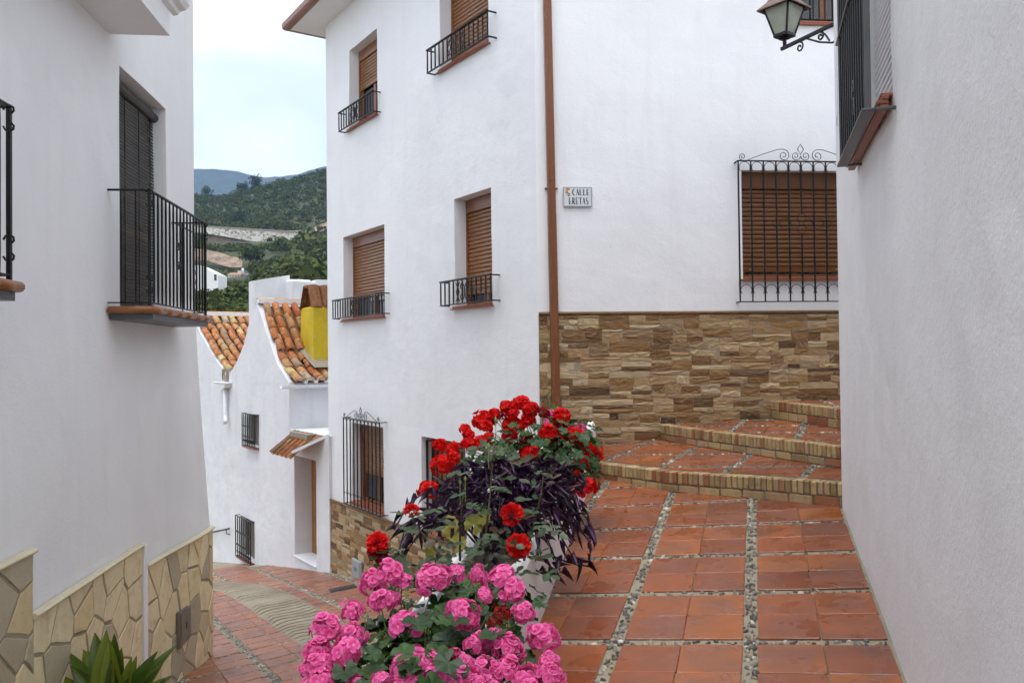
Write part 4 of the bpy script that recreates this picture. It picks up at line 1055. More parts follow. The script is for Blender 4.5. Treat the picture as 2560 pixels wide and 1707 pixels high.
def balcony(s0, s1, far_only=False):
    x0, x1 = -s1, -s0; of = 0.345
    b = MB(TL); b.box(x0 + 0.03, x1 - 0.03, 0.008, of - 0.01, 0.312, 0.366); bal = b.build('balcony', 'steel', lh)
    b = MB(TL); b.box(x0 + 0.035, x1 - 0.035, 0.007, of - 0.005, 0.367, 0.408); b.build('floor_slab', 'bullnose', bal)
    # bull-nosed edge tiles
    seg = []
    L = x1 - x0; nn = max(2, int(L / 0.25))
    for i in range(nn): seg.append(((x0 + L * i / nn, of), (x0 + L * (i + 1) / nn, of)))
    for x in (x0, x1): seg.append(((x, 0.01), (x, of)))
    for a, c in seg:
        d = V((c[0] - a[0], c[1] - a[1])).normalized() * 0.002
        g = MB(TL); g.tube([(a[0] + d.x, a[1] + d.y, 0.388), (c[0] - d.x, c[1] - d.y, 0.388)], 0.029, 10); g.build('edge_tile', 'bullnose', bal, smooth=True)
    g = MB(TL); zt, zb = 1.335, 0.445; xa, xb, o = x0 + 0.05, x1 - 0.02, of - 0.03
    g.cbox(xa - 0.012, xb + 0.012, o - 0.016, o + 0.016, zt - 0.014, zt, 0.004); g.cbox(xa, xb, o - 0.01, o + 0.01, zb - 0.005, zb + 0.005, 0.003)
    for x in (xa, xb):
        g.cbox(x - 0.016, x + 0.016, -0.02, o - 0.0165, zt - 0.014, zt, 0.004); g.cbox(x - 0.01, x + 0.01, -0.02, o - 0.011, zb - 0.005, zb + 0.005, 0.003)
        g.cbox(x - 0.012, x + 0.012, o - 0.012, o + 0.012, 0.41, zt - 0.0145, 0.003)
        for z in (0.50, 1.18):
            for q in (0, 1): g.tube([(x, o - 0.017 - p[0] + x, p[2]) for p in scroll(x - 0.02, z + 0.045 + q * 0.085, 0.032, 1.3, 0, 1 if q else -1, 10)], 0.006, 4)
    g.tube([(xb - 0.86, o - 0.05, 1.2), (xa + 0.28, o - 0.05, 1.2)], 0.008, 4)
    rl = g.build('railing', 'iron', bal)
    n = int(round((xb - xa) / 0.105))
    for i in range(1, n): bar(rl, TL, xa + (xb - xa) * i / n, o, zb + 0.005, zt - 0.014, 0.016)
    for y in (0.10, 0.21): bar(rl, TL, xb, y, zb + 0.005, zt - 0.014, 0.013); bar(rl, TL, xa, y, zb + 0.005, zt - 0.014, 0.013)
    g = MB(TL); xc = xa + (xb - xa) * 0.52
    for sz in (-1, 1):
        for sx in (-1, 1): g.tube([(p[0], o, p[2]) for p in scroll(xc + sx * 0.03, 0.90 + sz * 0.09, 0.045, 1.4, math.pi if sx > 0 else 0, sz * sx, 12)], 0.006, 4)
    g.build('scrollwork', 'iron', bal)
balcony(6.50, 8.20); balcony(2.6, 4.37)

# crazy paving on the base, stone by stone
rc = random.Random(12)
panels = [(-5.225, -3.0, -3.4, -1.20), (-7.20, -5.227, -3.4, -1.605), (-8.93, -7.30, -3.5, -1.815)]
for pi, (xa, xb, za, zb) in enumerate(panels):
    b = MB(TL)
    n = 8; pts = []
    for i in range(n + 1):
        for j in range(7):
            x = xa + (xb - xa) * i / n; z = za + (zb - za) * j / 6; pts.append((x, 0.022 + l_off(x, z), z))
    b.add(pts, [(i * 7 + j, i * 7 + j + 1, (i + 1) * 7 + j + 1, (i + 1) * 7 + j) for i in range(n) for j in range(6)])
    pan = b.build('crazy_paving', 'grout_light', lh, recalc=False)
    area = (xb - xa) * (zb - za); ns = int(area * (12 if pi < 2 else 15)); seeds = []
    tries = 0
    while len(seeds) < ns and tries < 4000:
        tries += 1; q = (rc.uniform(xa, xb), rc.uniform(za, zb))
        if all(math.hypot((q[0] - s_[0]) * (0.85 if pi < 2 else 1.3), q[1] - s_[1]) > (0.12 + 0.13 * rc.random()) for s_ in seeds): seeds.append(q)
    kx = 0.9 if pi < 2 else 1.25
    for i, s_ in enumerate(seeds):
        poly = [(xa + 0.004, za), (xb - 0.004, za), (xb - 0.004, zb - 0.002), (xa + 0.004, zb - 0.002)]
        for j, t_ in enumerate(seeds):
            if i == j: continue
            dx, dz = (t_[0] - s_[0]) * kx * kx, (t_[1] - s_[1]); L = math.hypot(dx, dz)
            if math.hypot(t_[0] - s_[0], t_[1] - s_[1]) > 1.0: continue
            g = rc.uniform(0.005, 0.014); mx, mz = (s_[0] + t_[0]) / 2, (s_[1] + t_[1]) / 2
            poly = clip_half(poly, mx - dx / L * g, mz - dz / L * g, dx / L, dz / L)
            if len(poly) < 3: break
        if len(poly) < 3: continue
        cx = sum(p[0] for p in poly) / len(poly); cz = sum(p[1] for p in poly) / len(poly)
        fine = []
        for q in range(len(poly)):                # chipped, slightly crooked edges
            a, c = poly[q], poly[(q + 1) % len(poly)]; L = math.hypot(c[0] - a[0], c[1] - a[1]); fine.append((a[0] + rc.uniform(-0.003, 0.003), a[1] + rc.uniform(-0.003, 0.003)))
            for t_ in ((0.35, 0.7) if L > 0.12 else ()): k_ = rc.uniform(0.0, 0.05); px, pz = a[0] + (c[0] - a[0]) * t_, a[1] + (c[1] - a[1]) * t_; fine.append((px + (cx - px) * k_, pz + (cz - pz) * k_))
        poly = fine
        d = 0.0285 + rc.uniform(-0.004, 0.005); b = MB(TL); b.slab(poly, 0.010, d, 0.004)
        nn = len(poly); b.v = [v_ + (TL.to_3x3() @ V((0, l_off(*poly[q % nn]), 0))) for q, v_ in enumerate(b.v)]
        b.build('stone', 'flag', pan)
    b = MB(TL); m_ = 10; pr = [(0.010, 0.0), (0.042, 0.002), (0.055, 0.014), (0.055, 0.022), (0.040, 0.034), (0.006, 0.036)]
    pts = [(xa - 0.005 + (xb - xa + 0.01) * i / m_, y + l_off(xa + (xb - xa) * i / m_, zb), zb + z) for i in range(m_ + 1) for y, z in pr]; n = len(pr)
    b.add(pts, [(i * n + q, i * n + (q + 1) % n, (i + 1) * n + (q + 1) % n, (i + 1) * n + q) for i in range(m_) for q in range(n)] + [tuple(range(n)), tuple(m_ * n + q for q in range(n))])
    b.build('cap_moulding', 'cap', pan, smooth=False)
b = MB(TL); b.cbox(-7.292, -7.206, 0.008, 0.045, -3.3, -1.60, 0.006); b.build('white_strip', 'plaster_left', lh)
b = MB(TL); o = l_off(-8.1, -2.55); b.cbox(-8.33, -7.93, o + 0.012, o + 0.046, -2.735, -2.395, 0.004); b.cbox(-8.31, -7.95, o + 0.0465, o + 0.052, -2.715, -2.415, 0.003); mbx = b.build('meter_door', 'rusty', lh)
b = MB(TL)
for z in (-2.46, -2.66): b.tube([(-8.335, o + 0.05, z - 0.02), (-8.335, o + 0.05, z + 0.02)], 0.012, 8)
b.cbox(-8.16, -8.10, o + 0.0525, o + 0.058, -2.60, -2.54, 0.002); b.build('hinge', 'steel', mbx)

# ------------------------------------------------------------------ right house
rh = empty('right_house', (2.6, 4.5, -1.4), 'white roughcast house wall along the right edge with barred window', 'house')
RW = (-2.55, -1.50, 1.105, 2.55, 0.20)
b = MB(TR); wall_sheet(b, -7.5, -0.012, -2.2, 2.9, [RW], 0.25, 0.012, 41.0)
TRb = frame(WR, -30); c_ = TR @ V((-0.012, 0, 0)); d_ = TRb @ V((0.012, 0, 0)); e_ = TRb @ V((6, 0, 0)); f_ = TR @ V((-7.5, -5, 0))
for p, q in ((c_, d_), (d_, e_)): b.T = ident(); b.poly([(p.x, p.y, -2.2), (q.x, q.y, -2.2), (q.x, q.y, 2.9), (p.x, p.y, 2.9)])
b.poly([tuple((TR @ V((-7.5, 0, 0)))[:2]) + (2.9,), (c_.x, c_.y, 2.9), (e_.x, e_.y, 2.9), (f_.x, f_.y, 2.9)])
b.poly([tuple((TR @ V((-7.5, 0, 0)))[:2]) + (-2.2,), tuple((TR @ V((-7.5, 0, 0)))[:2]) + (2.9,), (f_.x, f_.y, 2.9), (f_.x, f_.y, -2.2)])
b.build('wall', 'plaster_right', rh, recalc=False)
b = MB(TR); b.box(RW[0], RW[1], -0.205, -0.19, RW[2], RW[3]); rwin = b.build('window', 'glass_dark', rh)
SLW = SLAT.copy(); SLW.materials.clear(); SLW.materials.append(M['white_frame']); SLW.name = 'slat_white'
z = RW[2] + 0.03
while z < RW[3]:
    inst(SLW, 'slat', rwin, TR @ Matrix.Translation(((RW[0] + RW[1]) / 2, -0.085, z)) @ Matrix.Diagonal((RW[1] - RW[0] - 0.01, 0.010, 0.030, 1))); z += 0.039
b = MB(TR)
for q, (o, z0, z1) in enumerate(((0.030, 1.083, 1.104), (0.052, 1.064, 1.082), (0.040, 1.046, 1.063))): b.cbox(-2.585, -1.30, 0.0145, o + 0.012, z0, z1, 0.004)
b.cbox(RW[0] + 0.003, RW[1] - 0.003, -0.18, 0.043, RW[2] + 0.001, RW[2] + 0.018, 0.004); b.build('sill', 'sill', rwin)
b = MB(TR); b.cbox(-2.63, -1.50, 0.075, 0.130, 1.028, 1.041, 0.003)
for x in (-2.62, -1.51): b.cbox(x - 0.012, x + 0.012, -0.02, 0.0745, 1.028, 1.041, 0.003)
b.cbox(-2.63, -1.39, 0.088, 0.118, 1.745, 1.757, 0.003); b.cbox(-2.63, -1.50, 0.075, 0.130, 2.55, 2.563, 0.003)
for x in (-2.622, -1.508): b.cbox(x - 0.006, x + 0.006, 0.09, 0.115, 1.03, 2.56, 0.002)
rg = b.build('window_grille', 'steel', rh)
for i in range(13): bar(rg, TR, -2.61 + 1.09 * i / 12, 0.1, 1.041, 2.55, 0.015)
b = MB(TR)
for zc in (1.25, 2.0):
    for sz in (-1, 1): b.tube([(p[0], 0.1, p[2]) for p in scroll(-2.06, zc + sz * 0.05, 0.05, 1.4, -sz * math.pi / 2, 1, 14)], 0.006, 4)
b.build('scrollwork', 'steel', rg)
b = MB(TR); b.tube([(-0.35, 0.014, 3.2), (-0.35, 0.016, 2.0), (-0.33, 0.018, 1.62), (-0.30, 0.018, 1.57), (-0.27, 0.016, 1.62), (-0.27, 0.014, 1.8)], 0.006, 5); b.build('cable', 'white_pipe', rh)

# ------------------------------------------------------------------ tiled house further down the street
ah = empty('tiled_house', (QA.x, QA.y, -4.0), 'old white house with two tiled gables and yellow chimney', 'house')
prof = [(0.0, -0.47), (0.185, -0.36), (0.65, -0.11), (1.07, 0.32), (1.5, 0.78), (1.83, 1.13), (2.12, 0.92), (2.37, 0.70), (2.71, 0.29), (3.15, -0.03), (3.55, -0.25), (3.72, -0.31), (4.22, -0.31), (4.36, -0.22), (4.85, -0.02), (5.47, 0.27), (6.24, 0.65), (6.9, 1.08), (7.6, 0.5), (8.4, -0.2)]
A1 = (1.76, 2.52, -1.83, -1.16, 0.16); A2 = (2.08, 3.02, -4.24, -3.38, 0.16); DR = (-1.30, -0.23, -3.62, -1.79, 0.34)
b = MB(TA); wall_sheet(b, 0.0, 8.4, -7.0, -0.50, [A1, A2], 0.3, 0.012, 60.0); wall_sheet(b, -1.87, -0.002, -6.0, -1.33, [DR], 0.25, 0.012, 60.0)
def ptop(x):
    for (xa, za), (xb, zb) in zip(prof, prof[1:]):
        if xa <= x <= xb: return za + (zb - za) * (x - xa) / (xb - xa)
    return prof[-1][1]
xs_ = sorted(set([p[0] for p in prof] + [0.28 * i for i in range(31)])); xs_ = [x for x in xs_ if x <= 8.4]
for xa, xb in zip(xs_, xs_[1:]):
    for y0, y1 in ((0.0, 0.0),): b.add([(xa, 0.004, -0.505), (xb, 0.004, -0.505), (xb, 0.004, ptop(xb)), (xa, 0.004, ptop(xa))], [(0, 1, 2, 3)])
    b.add([(xa, 0.004, ptop(xa)), (xb, 0.004, ptop(xb)), (xb, -0.22, ptop(xb)), (xa, -0.22, ptop(xa))], [(0, 1, 2, 3)])
b.T = TB; wall_sheet(b, -4.0, 0.0, -4.2, -0.46, [], 0.3, 0.012, 77.0)
b.T = TA; b.add([(-1.87, 0, -1.33), (0, 0, -1.33), (0, -3, -1.33), (-1.87, -3, -1.33)], [(0, 1, 2, 3)]); b.add([(-1.87, 0, -6), (-1.87, 0, -1.33), (-1.80, -0.4, -1.33), (-1.80, -0.4, -6)], [(0, 1, 2, 3)]); b.add([(8.4, 0, -7), (8.4, -4, -7), (8.4, -4, 1), (8.4, 0, -.2)], [(0, 1, 2, 3)])
b.build('wall', 'plaster_far', ah, recalc=False)
b = MB(TA); b.box(DR[0], DR[1], -0.39, -0.335, DR[2], DR[3]); b.cbox(DR[0], DR[0] + 0.06, -0.334, -0.30, DR[2], DR[3], 0.004)
for i in range(3): b.cbox(DR[0] + 0.12, DR[1] - 0.12, -0.3345, -0.315, DR[2] + 0.15 + i * 0.57, DR[2] + 0.62 + i * 0.57, 0.01)
b.build('door', 'wood_door', ah)
b = MB(TA); b.cbox(DR[0] + 0.003, DR[1] - 0.003, -0.33, 0.03, DR[2] - 0.03, DR[2] + 0.01, 0.01); b.build('door_step', 'plaster_far', ah)
for (xa, xb, za, zb, dd) in (A1, A2):
    b = MB(TA); b.box(xa, xb, -dd - 0.02, -dd + 0.01, za, zb); b.cbox(xa, xa + 0.06, -dd + 0.0105, -dd + 0.04, za, zb, 0.004); b.cbox(xb - 0.06, xb, -dd + 0.0105, -dd + 0.04, za, zb, 0.004); b.cbox((xa + xb) / 2 - 0.04, (xa + xb) / 2 + 0.04, -dd + 0.0105, -dd + 0.04, za, zb, 0.004)
    w_ = b.build('window', 'rusty', ah)
    g = MB(TA); g.cbox(xa - 0.02, xb + 0.02, -0.10, 0.11, za - 0.035, za - 0.002, 0.008); g.build('sill', 'sill', w_)
    gr = grille(ah, TA, xa - 0.01, xb + 0.06, za - 0.01, zb + 0.01, 0.09, 8, crest=False, arches=False, w=0.02)
    g = MB(TA)
    for zq in (za + (zb - za) * 0.62, za + (zb - za) * 0.30): g.cbox(xa - 0.01, xb + 0.06, 0.08, 0.102, zq - 0.012, zq + 0.012, 0.003)
    for i in range(7):
        xq = xa + 0.03 + (xb - xa) * (i + 0.3) / 7; g.tube([(p[0], 0.09, p[2]) for p in scroll(xq, za + 0.10, 0.045, 1.2, 0, 1, 8)], 0.007, 4)
    g.build('cross_bar', 'iron', gr)
# roofs: pan sheet and barrel tiles row by row
RY = V((-0.5736, 0.8192, 0)); RX = V((0.8192, 0.5736, 0))
def roof_slope(pr, t0, t1, name, eave_over=0.12, skip=None, seed=1):
    r = random.Random(seed); b = MB(); n = len(pr)
    pts = [QA + RY * s_ + RX * t + V((0, 0, z - 0.055)) for s_, z in pr for t in (t0, t1)]
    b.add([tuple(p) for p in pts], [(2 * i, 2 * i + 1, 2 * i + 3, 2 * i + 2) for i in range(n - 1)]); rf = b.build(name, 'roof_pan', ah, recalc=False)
    pans = MB(); Ls = [0]
    for (sa, za), (sb_, zb) in zip(pr, pr[1:]): Ls.append(Ls[-1] + math.hypot(sb_ - sa, zb - za))
    def pt(l):
        for i in range(n - 1):
            if l <= Ls[i + 1] or i == n - 2:
                q = (l - Ls[i]) / (Ls[i + 1] - Ls[i]); s_ = pr[i][0] + (pr[i + 1][0] - pr[i][0]) * q; z = pr[i][1] + (pr[i + 1][1] - pr[i][1]) * q
                d = V((pr[i + 1][0] - pr[i][0], pr[i + 1][1] - pr[i][1])).normalized(); return s_, z, d
    col = 0; t = t0 + 0.08
    while t < t1 - 0.05:
        l = -eave_over + r.uniform(-0.015, 0.015)
        while l < Ls[-1] - 0.34:
            s_, z, d = pt(max(l, 0)); s_ += d.x * min(l, 0); z += d.y * min(l, 0); up = (RY * d.x + V((0, 0, d.y))).normalized(); tl = 0.07
            nrm_ = RX.cross(up).normalized(); o = QA + RY * s_ + RX * (t + r.gauss(0, 0.008)) + V((0, 0, z)) + nrm_ * 0.005
            up2 = (up - nrm_ * tl * 0 + RX * r.gauss(0, 0.025)).normalized(); x2 = up2.cross(nrm_).normalized()
            if not (skip and skip(s_, t)): inst(BARREL, 'roof_tile', rf, frm(o + nrm_ * 0.012, x2, up2, x2.cross(up2)))
            # pan tile beside it, hollow side up
            l += 0.305
        col += 1; t += 0.205
    return rf
roof2 = roof_slope([(-0.10, -0.42), (0.185, -0.31), (0.65, -0.06), (1.07, 0.36), (1.5, 0.82), (1.80, 1.12)], 0.06, 2.6, 'roof', seed=3, skip=lambda s_, t: t > 0.58 and 0.30 < s_ < 1.15 and t < 1.7)
roof1 = roof_slope([(4.05, -0.28), (4.36, -0.18), (4.85, 0.02), (5.47, 0.31), (6.24, 0.70), (6.85, 1.08)], 0.03, 2.9, 'roof', 0.05, seed=5)
for rf, s_, z, t0, t1 in ((roof2, 1.80, 1.22, 0.0, 2.6), (roof1, 6.86, 1.20, 0.0, 3.0)):
    t = t0; k = 0
    b = MB(); b.box(t0, t1, -0.09, 0.05, -0.10, -0.005, T=frm(QA + RY * s_ + V((0, 0, z)), RX, RY, (0, 0, 1))); b.build('ridge_mortar', 'plaster_far', rf)
    while t < t1:
        o = QA + RY * s_ + RX * t + V((0, 0, z - 0.035)); x2 = RX.cross(V((0, 0, 1))).normalized(); inst(BARREL, 'ridge_tile', rf, frm(o, -x2 * 0.9, RX, V((0, 0, 0.75)))); t += 0.36
# whitewashed tile ends and gutter along the front eave
for i in range(7):
    c = QA + RY * -0.20 + RX * (0.14 + 0.205 * i) + V((0, 0, -0.425)); b = MB(frm(c, RX, RY, (0, 0, 1))); n = 10
    b.add([(0.078 * math.cos(math.pi * q / n), 0.0, 0.07 * math.sin(math.pi * q / n) - 0.075 * 0) for q in range(n + 1)], [tuple(range(n + 1))]); b.add([(0.1025 + 0.05 * math.cos(math.pi * q / n), -0.004, -0.062 * math.sin(math.pi * q / n)) for q in range(n + 1)], [tuple(range(n + 1))]); b.build('eave_plug', 'plaster_far', roof2, recalc=False)
b = MB(TB); n = 7; pr = [(0.05, -0.50), (0.06, -0.545), (0.10, -0.575), (0.15, -0.575), (0.185, -0.545), (0.19, -0.505), (0.182, -0.505), (0.176, -0.54), (0.145, -0.565), (0.105, -0.565), (0.07, -0.54), (0.06, -0.50)]
b.add([(x, y, z) for x in (-3.0, 0.20) for y, z in pr], [(i, (i + 1) % 12, 12 + (i + 1) % 12, 12 + i) for i in range(12)] + [tuple(range(12)), tuple(range(23, 11, -1))]); b.build('gutter', 'white_pipe', ah)
# spout in the valley between the gables
b = MB(TA); b.box(3.80, 4.16, -0.30, 0.05, -0.50, -0.38); b.box(3.80, 3.84, -0.30, 0.06, -0.47, -0.24); b.box(4.12, 4.16, -0.30, 0.06, -0.47, -0.24); sp = b.build('valley_spout', 'grout', ah)
b = MB(TA)
pr = [(3.62, -0.56), (3.66, -0.64), (3.78, -0.675), (4.22, -0.675), (4.34, -0.64), (4.38, -0.56)]; b.prism(pr, 0.012, 0.15); b.cbox(3.58, 4.42, 0.012, 0.165, -0.56, -0.53, 0.01); b.build('hopper', 'white_pipe', sp)
b = MB(TA); b.tube([(3.86, 0.07, -0.66), (3.86, 0.07, -1.25), (3.80, 0.08, -1.36), (3.70, 0.12, -1.42)], 0.05, 10); b.build('downpipe', 'white_pipe', sp, smooth=True)
# chimney
c = QA + RY * 0.72 + RX * 0.97; TC = frm((c.x, c.y, 0), RX, RY, (0, 0, 1))
b = MB(TC); pr = [(-0.34, -0.34), (0.34, -0.34), (0.34, 0.34), (-0.34, 0.34)]
for (z0, k0), (z1, k1) in zip([(-0.5, 1.06), (0.1, 1.02), (0.55, 1.0), (0.97, 0.97)], [(0.1, 1.02), (0.55, 1.0), (0.97, 0.97), (1.0, 0.9)]):
    b.add([(x * k0, y * k0, z0) for x, y in pr] + [(x * k1, y * k1, z1) for x, y in pr], [(i, (i + 1) % 4, 4 + (i + 1) % 4, 4 + i) for i in range(4)])
b.add([(x * 0.9, y * 0.9, 1.0) for x, y in pr], [(0, 1, 2, 3)]); ch = b.build('chimney', 'yellow', ah)
M['sooty_tile'] = simple('sooty_clay_tile', (0.19, 0.08, 0.03), 0.9, var=0.75, bscale=14, bstr=0.6)
for i in range(3):
    for sy in (-1, 1):
        b = MB(TC @ Matrix.Translation((-0.26 + 0.25 * i, 0, 0)) @ Matrix.Rotation(sy * rad(28), 4, 'X')); b.T = TC @ Matrix.Translation((-0.25 + 0.25 * i, sy * 0.29, 0.97)) @ Matrix.Rotation(sy * rad(24), 4, 'X')
        n = 6; p = [(0.115 * math.cos(math.pi * q / n), sy * (0.03 + 0.05 * math.sin(math.pi * q / n)) - sy * d * 0.02, z) for z, d in ((0.0, 0), (0.48, 0), (0.0, 1), (0.48, 1)) for q in range(n + 1)]; m_ = n + 1
        b.add(p, [(q, q + 1, m_ + q + 1, m_ + q) for q in range(n)] + [(2 * m_ + q, 3 * m_ + q, 3 * m_ + q + 1, 2 * m_ + q + 1) for q in range(n)]); b.build('cap_tile', 'sooty_tile', ch, recalc=False)
b = MB(TC); b.box(-0.36, 0.36, -0.1, 0.1, 1.38, 1.43); b.build('cap_ridge', 'sooty_tile', ch)
b = MB(TC); b.add([(-0.44, -0.62, -0.19), (0.9, -0.62, -0.19), (0.9, -0.33, -0.03), (-0.35, -0.33, -0.03), (-0.46, 0.25, 0.22), (-0.35, 0.30, 0.30)], [(0, 1, 2, 3), (0, 3, 5, 4)]); b.build('mortar_flashing', 'grout', ch, recalc=False)
# door canopy of barrel tiles
b = MB(TA); b.add([(-1.72, 0.0, -1.33), (-0.34, 0.0, -1.33), (-0.34, 0.44, -1.66), (-1.36, 0.44, -1.66)], [(0, 1, 2, 3)]); can = b.build('door_canopy', 'roof_pan', ah, recalc=False)
for i in range(5):
    o = TA @ V((-0.42 - 0.215 * i, 0.50, -1.67)); up = (TA.to_3x3() @ V((0, -0.80, 0.60))).normalized(); xx = TA.to_3x3() @ V((1, 0, 0)); inst(BARREL, 'roof_tile', can, frm(o, xx, up, xx.cross(up)) @ Matrix.Diagonal((1.05, 1.42, 1, 1)))
b = MB(TA); b.box(-1.30, -0.45, 0.004, 0.16, -1.42, -1.335); b.build('canopy_mortar', 'grout', can, recalc=False)
b = MB(TA); b.tube([(-1.40, 0.46, -1.60), (-1.93, 0.02, -1.30)], 0.032, 4); b.build('white_flashing', 'plaster_far', can)
b = MB(TA); b.tube([(3.62, 0.07, -3.76), (4.9, 0.07, -4.05), (6.3, 0.07, -4.37)], 0.018, 6)
for x, z in ((3.85, -3.81), (5.6, -4.21)): b.tube([(x, 0.07, z), (x, 0.07, z - 0.10), (x - 0.06, 0.0, z - 0.12)], 0.012, 5)
b.build('handrail', 'iron', ah)

# white terrace parapet rising behind the ridge
pa = QA + RY * 4.05; TP = frm((pa.x, pa.y, 0), RX, RY, (0, 0, 1))
wp = empty('terrace_house', tuple(pa + V((1.2, 0.9, -3.0))), 'plain white stepped parapet behind the tiled roofs and chimney', 'house')
b = MB(TP); pl = [(0.64, 1.79), (1.0, 1.865), (1.50, 1.96), (1.50, 1.83), (1.70, 1.872), (1.83, 1.87), (1.87, 1.78), (2.15, 1.81), (2.15, 1.87), (2.20, 1.885), (4.4, 1.9), (4.4, -3.0), (0.64, -3.0)]
b.prism(pl, 0.0, 0.35); b.build('parapet', 'plaster_far', wp)
b = MB(TP); b.cbox(1.40, 1.95, -0.30, 0.30, 1.0, 1.84, 0.05); b.build('stair_block', 'plaster_far', wp)
b = MB(TP); b.tube([(2.27, 0.1, 1.75), (2.27, 0.1, 2.02), (2.36, 0.1, 1.96), (2.40, 0.1, 1.7)], 0.012, 5); b.build('antenna_bracket', 'iron', wp)

# ------------------------------------------------------------------ planter wall between path and street
def pl_z(y): return path_z(planter_x(y), y)
PA = V((0.180, 0.9837, 0)); PC = V((0.9837, -0.180, 0))
planter = empty('planter_wall', (planter_x(5) - 0.22, 5.0, pl_z(5)), 'long white masonry planter wall dividing path from lower street', 'planter')
b = MB(); ysec = [1.2 + 0.25 * i for i in range(30)] + [8.55, 8.63, 8.68]
sec = []; r = random.Random(3)
for y in ysec:
    x0 = planter_x(y); zb = path_z(x0, y); k = 1.0 if y < 8.5 else (0.93 if y < 8.6 else (0.75 if y < 8.65 else 0.35)); h = 0.455
    zt = zb + h * (1.0 if y < 8.5 else 0.97 if y < 8.6 else 0.88 if y < 8.65 else 0.7); c = x0 - 0.22; q = lambda d: c + d * k
    w = 0.006 * noise.noise(V((y * 2.1, 0, 3)))
    base = street_z(x0 - 0.45, y) - 0.3
    sec.append([(q(0.225) + w, y, zb - 0.10), (q(0.215) + w, y, zb + 0.2), (q(0.205), y, zt - 0.045), (q(0.185), y, zt - 0.01), (q(0.15), y, zt), (q(0.13), y, zt - 0.02), (q(0.125), y, zt - 0.06), (q(-0.125), y, zt - 0.06), (q(-0.13), y, zt - 0.02), (q(-0.15), y, zt), (q(-0.185), y, zt - 0.01), (q(-0.21), y, zt - 0.05), (q(-0.24), y, base)])
m_ = 13; b.add([p for s_ in sec for p in s_], [(j * m_ + i, j * m_ + i + 1, (j + 1) * m_ + i + 1, (j + 1) * m_ + i) for j in range(len(sec) - 1) for i in range(m_ - 1) if i != 6])
b.add(sec[-1], [tuple(range(m_))]); b.add(sec[0], [tuple(range(m_))])
b.build('wall', 'plaster_right', planter, recalc=False)
b = MB(); sl = [(s_[6], s_[7]) for s_ in sec]; pts = []
for a, c in sl:
    for i in range(5): p = V(a).lerp(V(c), i / 4); pts.append((p.x, p.y, p.z + 0.02 * (1 - abs(i - 2) / 2) + 0.01 * noise.noise(p * 9)))
b.add(pts, [(j * 5 + i, j * 5 + i + 1, (j + 1) * 5 + i + 1, (j + 1) * 5 + i) for j in range(len(sl) - 1) for i in range(4)]); b.build('soil', 'soil', planter, recalc=False)

# ------------------------------------------------------------------ plants
def floret_head(nf, npet, R, pl, pw, seed, mat, cover=0.25, cup=0.35):
    r = random.Random(seed); b = MB(); g = math.pi * (3 - 5 ** 0.5)
    for i in range(nf):
        z = 1 - (i + 0.5) / nf * (2 - 2 * cover); rr = math.sqrt(max(0, 1 - z * z)); a = i * g
        d = V((rr * math.cos(a), rr * math.sin(a), z)); d = (d + V((r.gauss(0, 0.1), r.gauss(0, 0.1), r.gauss(0, 0.1)))).normalized()
        c = d * R * (0.80 + 0.42 * noise.noise(d * 1.6 + V((seed, 0, 0)))) * r.uniform(0.88, 1.16); x = d.cross(V((0.3, 0.2, 1))).normalized(); y = d.cross(x); a0 = r.uniform(0, 6.28)
        if r.random() < 0.12: continue
        for k in range(npet):
            inner = k >= 5
            w = a0 + 2 * math.pi * k / min(npet, 5) + (0.6 if inner else 0) + r.gauss(0, 0.08); o = x * math.cos(w) + y * math.sin(w); t = d.cross(o)
            L = pl * r.uniform(0.85, 1.1) * (0.72 if inner else 1); W = pw * (0.8 if inner else 1); el = (0.75 if inner else cup) + r.gauss(0, 0.10)
            dr = o * math.cos(el) + d * math.sin(el); dn = d * math.cos(el) - o * math.sin(el); c2 = c + d * (0.003 if inner else 0)
            def P(u, v_, h): return c2 + dr * (u * L) + t * (v_ * W) + dn * (h * L)
            pts = [P(0.02, 0, 0), P(0.42, -0.40, 0.10), P(0.45, 0, 0.02), P(0.42, 0.40, 0.10), P(0.85, -0.44, -0.02), P(0.98, 0, -0.10), P(0.85, 0.44, -0.02)]
            b.add(pts, [(0, 2, 1), (0, 3, 2), (1, 2, 5, 4), (2, 3, 6, 5)], [0.0, 0.5, 0.45, 0.5, 0.9, 1.0, 0.9])
    b.cm = 1
    for i in range(14):
        a = r.uniform(0, 6.28); q = r.uniform(0.2, 0.75) * R; e = V((math.cos(a) * q, math.sin(a) * q, -R * 0.2 + r.uniform(0, R * 0.5))); b.tube([(0, 0, -R * 0.75), tuple(e)], 0.0012, 3, cap=False)
    return b.mesh('flower_head', [mat, 'stem'], recalc=False)
PINK = [floret_head(30, 8, 0.0445, 0.0225, 0.0235, 10 + i, 'pink', 0.2, 0.30) for i in range(4)] + [floret_head(20, 5, 0.047, 0.0245, 0.0225, 30 + i, 'pink', 0.35, 0.18) for i in range(2)]
RED = [floret_head(30, 8, 0.042, 0.0240, 0.025, 50 + i, 'red', 0.2, 0.55) for i in range(4)]
DRED = [floret_head(44, 7, 0.044, 0.013, 0.014, 70 + i, 'dark_red', 0.2) for i in range(2)]
